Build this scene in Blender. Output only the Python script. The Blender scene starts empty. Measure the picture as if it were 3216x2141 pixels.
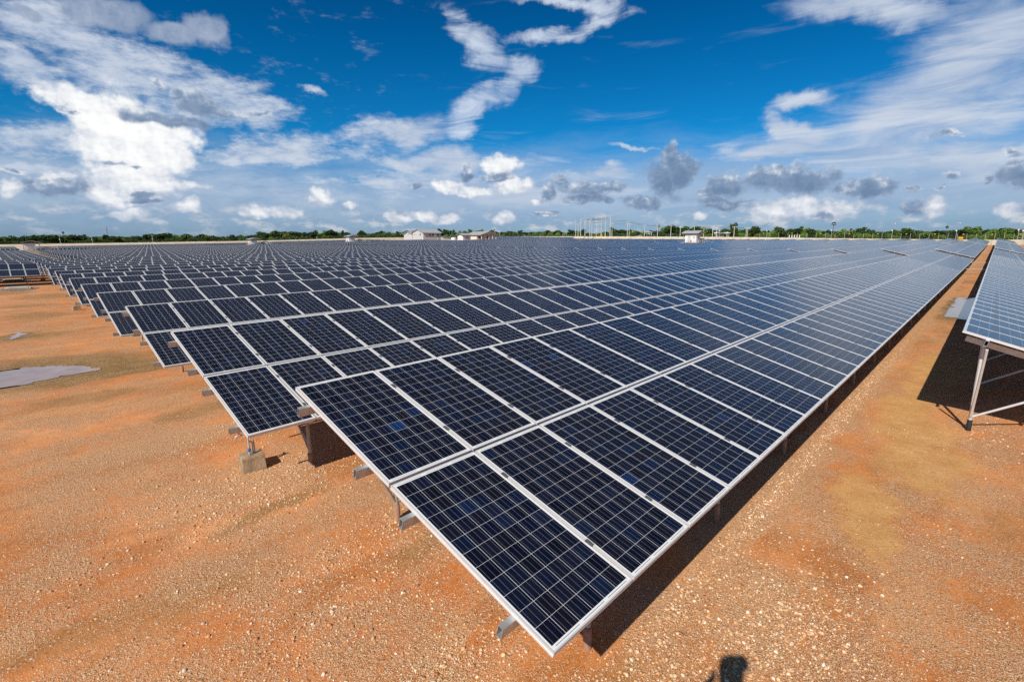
import bpy, bmesh, math, random
from mathutils import Vector, Matrix, noise as mnoise
R = math.radians
sc = bpy.context.scene
col = sc.collection

# ---------------------------------------------------------------- camera
cam = bpy.data.cameras.new('camera')
cam.sensor_width = 36.0
cam.lens = 17.332
cam.clip_start = 0.05
cam.clip_end = 20000
cam_ob = bpy.data.objects.new('camera', cam)
col.objects.link(cam_ob)
CAM = Vector((-2.184, -1.744, 2.631))
_yaw, _pitch, _roll = R(44.09), R(-11.095), R(-0.354)
_f = Vector((math.cos(_yaw) * math.cos(_pitch), math.sin(_yaw) * math.cos(_pitch), math.sin(_pitch)))
_r = Vector((math.sin(_yaw), -math.cos(_yaw), 0))
_u = _r.cross(_f)
_rr = _r * math.cos(_roll) + _u * math.sin(_roll)
_uu = -_r * math.sin(_roll) + _u * math.cos(_roll)
cam_ob.matrix_world = Matrix(((_rr.x, _uu.x, -_f.x, CAM.x), (_rr.y, _uu.y, -_f.y, CAM.y), (_rr.z, _uu.z, -_f.z, CAM.z), (0, 0, 0, 1)))
sc.camera = cam_ob

# ---------------------------------------------------------------- render settings
sc.view_settings.view_transform = 'Standard'
sc.view_settings.look = 'None'
sc.view_settings.exposure = 0.0
sc.view_settings.gamma = 1.0
sc.render.engine = 'CYCLES'
sc.cycles.max_bounces = 5
sc.cycles.diffuse_bounces = 2
sc.cycles.glossy_bounces = 3
sc.cycles.transmission_bounces = 2
sc.cycles.caustics_reflective = False
sc.cycles.caustics_refractive = False
sc.cycles.use_denoising = False

# ---------------------------------------------------------------- node helper
class NG:
    def __init__(s, tree):
        s.t = tree
        s.nodes = tree.nodes
        s.links = tree.links
    def put(s, sock, v):
        if v is None:
            return
        if isinstance(v, bpy.types.NodeSocket):
            s.links.new(v, sock)
        else:
            if sock.type == 'RGBA' and hasattr(v, '__len__') and len(v) == 3:
                v = (*v, 1)
            sock.default_value = v
    def n(s, t, ins=None, **attrs):
        nd = s.nodes.new(t)
        for k, v in attrs.items():
            setattr(nd, k, v)
        for k, v in (ins or {}).items():
            s.put(nd.inputs[k], v)
        return nd
    def m(s, op, a, b=None, c=None, clamp=False):
        nd = s.nodes.new('ShaderNodeMath')
        nd.operation = op
        nd.use_clamp = clamp
        s.put(nd.inputs[0], a); s.put(nd.inputs[1], b); s.put(nd.inputs[2], c)
        return nd.outputs[0]
    def vm(s, op, a, b=None, out=0):
        nd = s.nodes.new('ShaderNodeVectorMath')
        nd.operation = op
        s.put(nd.inputs[0], a); s.put(nd.inputs[1], b)
        return nd.outputs[out]
    def rng(s, v, a, b, c=0.0, d=1.0, smooth=False):
        nd = s.nodes.new('ShaderNodeMapRange')
        nd.interpolation_type = 'SMOOTHSTEP' if smooth else 'LINEAR'
        nd.clamp = True
        for i, x in enumerate((v, a, b, c, d)):
            s.put(nd.inputs[i], x)
        return nd.outputs[0]
    def mix(s, f, a, b, blend='MIX'):
        nd = s.nodes.new('ShaderNodeMix')
        nd.data_type = 'RGBA'
        nd.blend_type = blend
        s.put(nd.inputs[0], f); s.put(nd.inputs[6], a); s.put(nd.inputs[7], b)
        return nd.outputs[2]
    def noise(s, vec, scale, detail=4, rough=0.55, out=0, dist=0.0):
        nd = s.nodes.new('ShaderNodeTexNoise')
        s.put(nd.inputs['Vector'], vec)
        nd.inputs['Scale'].default_value = scale
        nd.inputs['Detail'].default_value = detail
        nd.inputs['Roughness'].default_value = rough
        nd.inputs['Distortion'].default_value = dist
        return nd.outputs[out]
    def mapping(s, vec, loc=(0, 0, 0), rot=(0, 0, 0), scale=(1, 1, 1), kind='POINT'):
        nd = s.nodes.new('ShaderNodeMapping')
        nd.vector_type = kind
        s.put(nd.inputs[0], vec)
        nd.inputs[1].default_value = loc; nd.inputs[2].default_value = rot; nd.inputs[3].default_value = scale
        return nd.outputs[0]
    def ramp(s, f, stops, interp='LINEAR'):
        nd = s.nodes.new('ShaderNodeValToRGB')
        cr = nd.color_ramp
        cr.interpolation = interp
        while len(cr.elements) < len(stops):
            cr.elements.new(0.5)
        for e, (p, c) in zip(cr.elements, stops):
            e.position = p
            e.color = (*c, 1) if len(c) == 3 else c
        s.put(nd.inputs[0], f)
        return nd.outputs[0]
    def blobs(s, vec, lst):
        """smallest normalised radius over a list of ellipses (cx, cy, rot deg, a, b)"""
        acc = None
        for cx, cy, rot, a, b in lst:
            v = vec
            if acc is not None:      # chained, so that the shader needs few values at a time
                nd = s.nodes.new('ShaderNodeVectorMath')
                nd.operation = 'MULTIPLY_ADD'
                s.put(nd.inputs[0], acc); nd.inputs[1].default_value = (1e-9, 1e-9, 0); s.put(nd.inputs[2], vec)
                v = nd.outputs[0]
            q = s.mapping(v, (cx, cy, 0), (0, 0, R(rot)), (a, b, 1), 'TEXTURE')
            l = s.vm('LENGTH', q, out=1)
            acc = l if acc is None else s.m('SMOOTH_MIN', acc, l, 0.25)
        return acc

# ---------------------------------------------------------------- sky
# clouds as ellipses in (azimuth, elevation) degrees: centre, rotation, half axes
VEIL = [(77.77, 14.25, -171, 9.62, 2.94), (71.28, 12.55, -176.7, 5.4, 1.64), (81.34, 15.48, -172.1, 9.12, 2.28), (85.84, 16.74, 169.8, 3.67, 2.17), (72.42, 13.99, -173.2, 5.87, 2.69), (85.92, 13.29, -174.3, 3.58, 1.38), (67.12, 13.49, -166.1, 2.13, 0.72), (86.39, 8.19, 170.9, 4.87, 1.72), (68.91, 9.18, 175.6, 7.86, 1.99), (85.58, 6.03, 173.6, 4.83, 1.56), (63.7, 14.87, -171.8, 1.42, 0.49), (3.2, 13.53, 170.1, 6.27, 5.04), (5.87, 10.62, 172.4, 10.27, 4.41), (9.3, 7.78, -174, 12.94, 2.04), (10.26, 19.39, -164.6, 8.53, 1.35), (1.73, 16.29, -154.1, 4.69, 2.59), (3.56, 6.1, -173.2, 10.46, 2.98), (16.73, 8.7, 172.2, 7.96, 1.52), (16.21, 10.58, -144.3, 2.28, 1.08), (15.08, 12.88, 173.5, 2.78, 0.8), (30.9, 10.15, -173.6, 3.68, 0.34), (56.51, 11.63, 170.3, 7.97, 1.8), (50.27, 8.83, 179.4, 13.57, 1.65), (34.53, 7.29, -178.4, 7.59, 1.25), (44.95, 6.03, -179.8, 27.13, 2.87)]
WISP = [(49.33, 21.33, -164.6, 2.96, 1.4), (46.53, 19.56, -148.7, 2.87, 1.78), (43.39, 17.55, -179.4, 2.17, 1.21), (45.15, 15.96, 150.5, 3.35, 1.24), (48.38, 13.92, 145.4, 3.39, 1.59), (49.6, 12.08, 153.4, 2.18, 1.06), (39.4, 20.4, 173.9, 5.05, 0.74), (34.38, 21.28, 167.8, 3.43, 0.83), (33.32, 22.3, -164.4, 3.04, 0.72), (38.59, 23.12, -177.7, 5.59, 0.43)]
CUMU = [(82.74, 11.83, -165, 2.44, 0.88), (81.6, 9.73, 116.2, 3.01, 2.17), (78.75, 8.13, 127.7, 3.68, 2.95), (80.4, 5.65, 173.9, 3.7, 1.57), (82.18, 11.57, -172.7, 3.22, 1), (80.41, 10.73, -177.9, 3.47, 1.39), (79.72, 9.32, 171.7, 3.72, 1.37), (79.68, 7.92, 173.2, 3.4, 1.15), (79.84, 6.61, 174.9, 3.62, 0.91), (78.24, 5.65, -178.9, 4.19, 0.55), (82.29, 4.37, -157.3, 1.84, 1.01), (85.34, 5.68, 160.4, 0.9, 0.65), (88.33, 4.62, 149.5, 0.84, 0.67), (70.84, 3.39, 175.3, 1.25, 0.72), (68.02, 3.37, 177.7, 1.6, 0.64), (64.33, 4.92, 173.7, 1.38, 0.93), (80.86, 2.84, 176.6, 1.34, 0.54), (76.54, 3.8, 174, 1.12, 0.63), (51.24, 6.3, 179, 1.72, 0.74), (45.23, 8.52, 180, 1.85, 1), (44.05, 6.31, -179.7, 2.11, 0.74), (48.27, 5.8, 179.7, 1.65, 0.63), (54.02, 2.98, 179.5, 1.77, 0.58), (44.98, 2.97, -179.8, 1.22, 0.74), (56.09, 2.77, 179.5, 1.75, 0.46), (51.05, 2.69, 179.3, 1.2, 0.65), (61.67, 4.33, 177.4, 0.83, 0.42), (57.94, 3.39, 177.9, 0.72, 0.4), (41.63, 4.79, -179.1, 0.6, 0.35), (16.95, 3.01, -175.6, 1.93, 0.99), (14.64, 3.44, -175.8, 2.08, 0.92), (11.7, 3.07, -174.5, 1.96, 1.04), (-0.33, 2.45, -170.2, 0.87, 0.54), (4.41, 3.09, -134.7, 0.98, 0.83), (23.8, 2.8, -176.8, 0.81, 0.41)]
GREY = [(77.57, 11.27, -175, 3.25, 0.63), (74.32, 12.61, -171.8, 1.64, 1.09), (76.15, 13.38, 171.8, 0.63, 0.52), (73, 12.17, -178.6, 2, 0.51), (81.52, 7.08, -175.9, 0.78, 0.21), (80.24, 6.97, 174.5, 0.5, 0.13), (85.82, 4.97, 174.1, 2.12, 0.79), (87.96, 5.94, -179.5, 0.83, 0.24), (79.75, 4.63, 176.2, 1.03, 0.29), (79.92, 4.08, 177.1, 1.25, 0.24), (69.41, 12.6, 173.6, 0.83, 0.24), (84.41, 11, -148.2, 0.62, 0.38), (77.5, 13.69, 76.6, 0.55, 0.38), (83.67, 10.82, -164.6, 0.37, 0.18), (27.01, 7.02, -138.8, 2.14, 1.94), (27.11, 8.9, 83.2, 1.33, 0.81), (35.07, 5.9, -178.6, 3.53, 0.68), (29.81, 4.41, -177.5, 1.71, 0.79), (40.27, 3.44, -179.4, 1.45, 0.29), (39.83, 5.7, 87.8, 1.03, 0.78), (45.69, 7.31, -179.9, 1.8, 0.45), (49.12, 7.73, 99.5, 0.79, 0.71), (35.94, 4.92, -178.9, 2.67, 0.52), (54.47, 6.35, 176, 0.64, 0.45), (33.28, 4.58, -177.6, 0.64, 0.34), (38.5, 6.87, -151.4, 0.95, 0.51), (25.68, 7.23, 81.9, 2.02, 1.34), (15.8, 6.03, -175.4, 3.86, 1.25), (21.12, 5.68, -169.6, 1.6, 1.15), (23.16, 5.13, -176.7, 1.32, 0.48), (9.19, 4.94, -173.4, 2.04, 0.94), (11.04, 4.94, -174.9, 0.85, 0.31), (21.77, 3.97, -177.6, 2.47, 0.65), (4.17, 8.92, -170, 0.74, 0.27), (-0.51, 5.08, -160.3, 1.23, 0.86), (0.05, 7, -168.9, 0.78, 0.35), (12.62, 2.35, -176.2, 0.89, 0.4), (5.85, 2.88, -164.5, 0.73, 0.54), (6.04, 4.54, -172.4, 0.45, 0.23), (3.68, 5.68, -164.3, 0.45, 0.3), (1.11, 5.02, 61.4, 0.36, 0.27), (4.16, 4.67, -172.8, 0.39, 0.17)]
HIGH = [(75.81, 18.07, 171.2, 2.23, 0.91), (73.24, 18.73, -165, 2.09, 1.3), (80.39, 18.6, 176.7, 3.31, 1.32), (85.31, 17.36, -158.1, 1.02, 0.58)]
SUN_EL, SUN_AZ = 39.8, 195.6          # direction the sun stands in
world = bpy.data.worlds.new('World')
sc.world = world
world.use_nodes = True
def build_sky():
    g = NG(world.node_tree)
    g.nodes.clear()
    sky = g.n('ShaderNodeTexSky', sky_type='NISHITA', sun_disc=False, sun_elevation=R(SUN_EL),
              sun_rotation=R(90 - SUN_AZ), altitude=100.0, air_density=1.0, dust_density=0.6, ozone_density=2.0)
    d = g.vm('NORMALIZE', g.n('ShaderNodeTexCoord').outputs['Generated'])
    sep = g.n('ShaderNodeSeparateXYZ', {0: d}).outputs
    az = g.m('MULTIPLY', g.m('ARCTAN2', sep[1], sep[0]), 57.29578)
    el = g.m('MULTIPLY', g.m('ARCSINE', sep[2]), 57.29578)
    p = g.n('ShaderNodeCombineXYZ', {0: az, 1: el, 2: 0.0}).outputs[0]
    # deep polarised blue above, greyer towards the horizon; unseen zenith greyed to weaken blue fill
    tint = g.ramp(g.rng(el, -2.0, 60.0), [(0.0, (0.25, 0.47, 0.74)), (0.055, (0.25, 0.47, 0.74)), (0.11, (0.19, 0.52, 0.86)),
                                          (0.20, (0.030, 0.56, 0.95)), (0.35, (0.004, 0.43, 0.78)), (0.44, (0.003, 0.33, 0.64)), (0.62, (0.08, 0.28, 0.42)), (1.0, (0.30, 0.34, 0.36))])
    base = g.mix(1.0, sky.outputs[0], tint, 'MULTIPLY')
    K = 1.0 / 0.1
    def C(r_, g_, b_):
        return (r_ * K, g_ * K, b_ * K)
    # domain warps: two sizes of billow
    half = (0.5, 0.5, 0.5)
    nz = g.vm('SUBTRACT', g.noise(p, 0.16, 7, 0.60, out=1), half)
    w1 = g.vm('ADD', p, g.vm('MULTIPLY', nz, (7.0, 4.2, 0)))
    nz2 = g.vm('SUBTRACT', g.noise(p, 0.42, 6, 0.55, out=1), half)
    w2 = g.vm('ADD', p, g.vm('MULTIPLY', nz2, (2.6, 1.7, 0)))
    streak = g.noise(g.mapping(p, (3, 1, 0), (0, 0, R(-12)), (0.085, 0.48, 1)), 1.0, 8, 0.62, dist=0.6)
    flock = g.noise(g.mapping(p, (7, 2, 4), (0, 0, R(15)), (0.30, 0.75, 1)), 1.0, 8, 0.66)
    fine = g.noise(g.mapping(p, (0, 5, 2)), 0.75, 8, 0.62)
    # cauliflower billows: distance to the nearest lump, in four sizes; the second look is shifted towards the light
    def billow(dx, dy):
        q = g.vm('ADD', g.mapping(p, (dx, dy, 0), (0, 0, 0), (1.0, 1.25, 1)), g.vm('MULTIPLY', nz2, (0.8, 0.8, 0)))
        return g.n('ShaderNodeTexVoronoi', {'Vector': q, 'Scale': 0.40, 'Detail': 4.0, 'Roughness': 0.50, 'Lacunarity': 2.2}, voronoi_dimensions='2D', feature='F1', normalize=True).outputs['Distance']
    bl = billow(0, 0)
    bl_b = billow(0.30, -0.36)
    lump = g.m('MULTIPLY', g.m('SUBTRACT', bl_b, bl), 1.3)
    # veils of cirrus and altocumulus; the flocky kind lies to the north (large azimuth)
    rv = g.blobs(w1, VEIL)
    tex = g.m('ADD', streak, g.m('MULTIPLY', g.rng(az, 48, 60), g.m('SUBTRACT', flock, streak)))
    cover = g.rng(rv, 0.10, 1.45, 1.0, 0.0, True)
    veil = g.rng(g.m('ADD', cover, g.m('MULTIPLY', g.m('SUBTRACT', tex, 0.5), g.rng(az, 40, 58, 1.5, 2.2))), 0.10, 1.10, 0.0, 0.93, True)
    low = g.rng(g.m('ADD', el, g.m('MULTIPLY', g.m('SUBTRACT', streak, 0.5), 9.0)), 3.0, 12.0, 0.85, 0.0, True)
    low = g.m('MULTIPLY', low, g.rng(el, 0.0, 4.0, 0.5, 1.0))
    veil = g.m('MAXIMUM', veil, low)
    veil_c = g.mix(g.rng(tex, 0.34, 0.64), C(0.38, 0.48, 0.65), C(0.63, 0.69, 0.79))
    veil_c = g.mix(g.rng(el, 0, 7), C(0.25, 0.38, 0.57), veil_c)
    c = g.mix(veil, base, veil_c)
    # brush-stroke cirrus
    rw = g.blobs(w1, WISP)
    wt = g.noise(g.mapping(p, (1, 9, 3), (0, 0, R(24)), (0.13, 0.46, 1)), 1.0, 8, 0.66, dist=1.0)
    wisp = g.rng(g.m('ADD', g.rng(rw, 0.15, 1.85, 1.0, 0.0, True), g.m('MULTIPLY', g.m('SUBTRACT', wt, 0.5), 2.0)), 0.42, 1.42, 0.0, 0.93, True)
    c = g.mix(wisp, c, C(0.66, 0.74, 0.86))
    # high grey sheet at upper left
    rh = g.blobs(w2, HIGH)
    hi = g.rng(g.m('ADD', rh, g.m('MULTIPLY', g.m('SUBTRACT', fine, 0.5), 0.9)), 0.60, 1.15, 0.88, 0.0, True)
    c = g.mix(hi, c, g.mix(g.rng(fine, 0.35, 0.65), C(0.24, 0.33, 0.48), C(0.42, 0.48, 0.61)))
    # bright cumulus; a second, shifted look at the same field gives the lumps a lit and a shaded side
    rc = g.blobs(w2, CUMU)
    dn = g.m('ADD', rc, g.m('ADD', g.m('MULTIPLY', g.m('SUBTRACT', bl, 0.40), 1.3), g.m('MULTIPLY', g.m('SUBTRACT', fine, 0.5), 0.5)))
    cu = g.rng(dn, 0.66, 1.22, 1.0, 0.0, True)
    sh = g.m('ADD', g.m('ADD', g.m('MULTIPLY', lump, 1.15), g.rng(el, 0.5, 9.0, -0.02, 0.60)), g.rng(dn, 0.2, 1.1, 0.14, -0.30))
    sh = g.m('ADD', sh, g.m('MULTIPLY', g.m('SUBTRACT', fine, 0.5), 0.5))
    cu_c = g.ramp(g.rng(sh, -0.45, 0.95), [(0.0, C(0.30, 0.39, 0.54)), (0.36, C(0.56, 0.62, 0.73)), (0.62, C(0.82, 0.85, 0.89)), (0.82, C(0.96, 0.97, 0.97)), (1.0, C(1.04, 1.04, 1.02))])
    c = g.mix(cu, c, cu_c)
    # small far cumulus in a band over the horizon
    sm = g.noise(g.mapping(p, (2, 0, 7), (0, 0, 0), (0.34, 0.72, 1)), 1.0, 8, 0.62)
    sm_b = g.noise(g.mapping(p, (2.2, -0.3, 7), (0, 0, 0), (0.34, 0.72, 1)), 1.0, 5, 0.6)
    band = g.m('MULTIPLY', g.rng(el, 0.5, 1.8, 0, 1, True), g.rng(el, 2.4, 5.0, 1, 0, True))
    smk = g.m('MULTIPLY', g.rng(sm, 0.46, 0.66, 0, 0.75, True), band)
    c = g.mix(smk, c, g.mix(g.rng(g.m('SUBTRACT', sm, sm_b), -0.10, 0.12), C(0.22, 0.33, 0.49), C(0.62, 0.65, 0.70)))
    # grey clouds in front
    rg = g.blobs(w2, GREY)
    gd = g.m('ADD', rg, g.m('ADD', g.m('MULTIPLY', g.m('SUBTRACT', bl, 0.40), 1.3), g.m('MULTIPLY', g.m('SUBTRACT', fine, 0.5), 1.0)))
    gm = g.rng(gd, 0.55, 1.24, 0.93, 0.0, True)
    gs = g.m('ADD', g.m('ADD', g.m('MULTIPLY', lump, 1.8), g.m('MULTIPLY', gd, 0.50)), g.m('MULTIPLY', g.m('SUBTRACT', fine, 0.5), 1.4))
    rgu = g.blobs(g.vm('ADD', w2, (0.12, 0.75, 0)), GREY)      # the same, looked up a little higher: finds the sunlit tops
    gs = g.m('ADD', gs, g.m('MULTIPLY', g.rng(g.m('SUBTRACT', rgu, rg), 0.05, 0.75), 0.55))
    gc = g.ramp(g.rng(gs, 0.0, 1.15), [(0.0, C(0.15, 0.235, 0.38)), (0.5, C(0.23, 0.32, 0.47)), (0.8, C(0.42, 0.50, 0.62)), (1.0, C(0.70, 0.74, 0.80))])
    c = g.mix(gm, c, gc)
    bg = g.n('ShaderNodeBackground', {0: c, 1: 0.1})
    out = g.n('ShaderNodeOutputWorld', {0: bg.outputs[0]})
build_sky()
world.cycles.sampling_method = 'NONE'

# ---------------------------------------------------------------- sun
sun = bpy.data.lights.new('sun', 'SUN')
sun.energy = 4.9
sun.angle = R(0.53)
sun.color = (1.0, 0.92, 0.79)
sun_ob = bpy.data.objects.new('sun', sun)
col.objects.link(sun_ob)
SUN_DIR = Vector((math.cos(R(SUN_EL)) * math.cos(R(SUN_AZ)), math.cos(R(SUN_EL)) * math.sin(R(SUN_AZ)), math.sin(R(SUN_EL))))
sun_ob.rotation_euler = SUN_DIR.to_track_quat('Z', 'Y').to_euler()
sun_ob.location = SUN_DIR * 60

# ---------------------------------------------------------------- mesh helpers
def tag(o, label=None, cat=None, group=None, kind=None):
    if label: o['label'] = label
    if cat: o['category'] = cat
    if group: o['group'] = group
    if kind: o['kind'] = kind
    return o
def empty(name, loc, rot=(0, 0, 0), parent=None):
    o = bpy.data.objects.new(name, None)
    o.empty_display_size = 0.3
    o.location = loc
    o.rotation_euler = rot
    if parent: o.parent = parent
    col.objects.link(o)
    return o
def link(name, mesh, parent=None, loc=None, rot=None):
    o = bpy.data.objects.new(name, mesh)
    if parent: o.parent = parent
    if loc is not None: o.location = loc
    if rot is not None: o.rotation_euler = rot
    col.objects.link(o)
    return o
class MB:
    """collects shapes into one mesh"""
    def __init__(s):
        s.v = []; s.f = []; s.mi = []; s.uv = {}; s.sm = []; s.pid = []
    def face(s, pts, mi=0, uv=None, smooth=False, pid=0.0):
        b = len(s.v)
        s.v += [tuple(p) for p in pts]
        s.f.append(tuple(range(b, b + len(pts))))
        s.mi.append(mi); s.sm.append(smooth); s.pid.append(pid)
        if uv: s.uv[len(s.f) - 1] = uv
    def poly(s, verts, faces, mi=0, smooth=False):
        b = len(s.v)
        s.v += [tuple(p) for p in verts]
        for f in faces:
            s.f.append(tuple(i + b for i in f)); s.mi.append(mi); s.sm.append(smooth); s.pid.append(0.0)
    def hexa(s, c, mi=0):
        """8 corners: bottom four counter-clockwise, then top four"""
        s.poly(c, [(3, 2, 1, 0), (4, 5, 6, 7), (0, 1, 5, 4), (1, 2, 6, 5), (2, 3, 7, 6), (3, 0, 4, 7)], mi)
    def box(s, c, d, mi=0, M=None):
        x, y, z = c; a, b, h = d[0] / 2, d[1] / 2, d[2] / 2
        P = [(x - a, y - b, z - h), (x + a, y - b, z - h), (x + a, y + b, z - h), (x - a, y + b, z - h),
             (x - a, y - b, z + h), (x + a, y - b, z + h), (x + a, y + b, z + h), (x - a, y + b, z + h)]
        if M: P = [tuple(M @ Vector(q)) for q in P]
        s.hexa(P, mi)
    def tube(s, pts, r, n=10, mi=0, caps=True, smooth=True):
        pts = [Vector(p) for p in pts]
        rs = r if hasattr(r, '__len__') else [r] * len(pts)
        rings = []
        prev = None
        for i, p in enumerate(pts):
            d = (pts[min(i + 1, len(pts) - 1)] - pts[max(i - 1, 0)]).normalized()
            if prev is None:
                a = Vector((0, 0, 1)) if abs(d.z) < 0.9 else Vector((1, 0, 0))
                x = d.cross(a).normalized()
            else:
                x = (prev - d * prev.dot(d)).normalized()
            prev = x
            y = d.cross(x)
            rings.append([p + (x * math.cos(2 * math.pi * k / n) + y * math.sin(2 * math.pi * k / n)) * rs[i] for k in range(n)])
        V = [q for ring in rings for q in ring]
        F = []
        for i in range(len(rings) - 1):
            for k in range(n):
                F.append((i * n + k, i * n + (k + 1) % n, (i + 1) * n + (k + 1) % n, (i + 1) * n + k))
        s.poly(V, F, mi, smooth)
        if caps:
            s.poly(rings[0][::-1], [tuple(range(n))], mi)
            s.poly(rings[-1], [tuple(range(n))], mi)
    def blob(s, c, r, seed=0, mi=0, n=2, amp=0.25, freq=1.3):
        bm = bmesh.new()
        bmesh.ops.create_icosphere(bm, subdivisions=n, radius=1)
        V = []
        for v in bm.verts:
            k = 1 + amp * mnoise.noise(v.co * freq + Vector((seed * 3.7, seed * 1.3, seed)))
            V.append((c[0] + v.co.x * k * r[0], c[1] + v.co.y * k * r[1], c[2] + v.co.z * k * r[2]))
        s.poly(V, [tuple(v.index for v in f.verts) for f in bm.faces], mi, True)
        bm.free()
    def mesh(s, name, mats):
        me = bpy.data.meshes.new(name)
        me.from_pydata(s.v, [], s.f)
        for m_ in mats: me.materials.append(m_)
        me.polygons.foreach_set('material_index', s.mi)
        me.polygons.foreach_set('use_smooth', s.sm)
        if s.uv:
            L = me.uv_layers.new(name='UVMap').data
            for fi, uv in s.uv.items():
                p = me.polygons[fi]
                for k, li in enumerate(p.loop_indices):
                    L[li].uv = uv[k]
        if any(s.pid):
            a = me.attributes.new('pid', 'FLOAT', 'FACE')
            a.data.foreach_set('value', s.pid)
        me.update()
        return me
    def build(s, name, mats, parent=None, loc=None, rot=None):
        if not isinstance(mats, (list, tuple)): mats = [mats]
        return link(name, s.mesh(name, mats), parent, loc, rot)

def mat(name, colour, rough=0.6, metal=0.0, var=0.0, vscale=3.0, spec=0.5, bump=0.0, bscale=20.0, coord='Object'):
    m_ = bpy.data.materials.new(name)
    m_.use_nodes = True
    g = NG(m_.node_tree)
    b = g.nodes['Principled BSDF']
    b.inputs['Roughness'].default_value = rough
    b.inputs['Metallic'].default_value = metal
    b.inputs['Specular IOR Level'].default_value = spec
    if var or bump:
        co = g.n('ShaderNodeTexCoord').outputs[coord]
    if var:
        f = g.noise(co, vscale, 5, 0.6)
        c1 = tuple(x * (1 - var) for x in colour); c2 = tuple(min(1, x * (1 + var)) for x in colour)
        g.put(b.inputs['Base Color'], g.mix(g.rng(f, 0.3, 0.7), c1, c2))
    else:
        b.inputs['Base Color'].default_value = (*colour, 1)
    if bump:
        bn = g.n('ShaderNodeBump', {'Height': g.noise(co, bscale, 4, 0.6), 'Strength': bump, 'Distance': 0.02})
        g.put(b.inputs['Normal'], bn.outputs[0])
    return m_

# ---------------------------------------------------------------- terrain
G0 = -0.94                                  # ground level at the near row, the low module edge there being z = 0
def rise(x, y):
    a = max(0.0, x - 15); b = max(0.0, y - 30)
    return 0.006 * max(0.0, x - 8) + 3.0e-5 * a * a + 3.4e-5 * b * b + 4.5e-5 * a * b
def ground_z(x, y):
    return G0 + rise(x, y)

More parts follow.
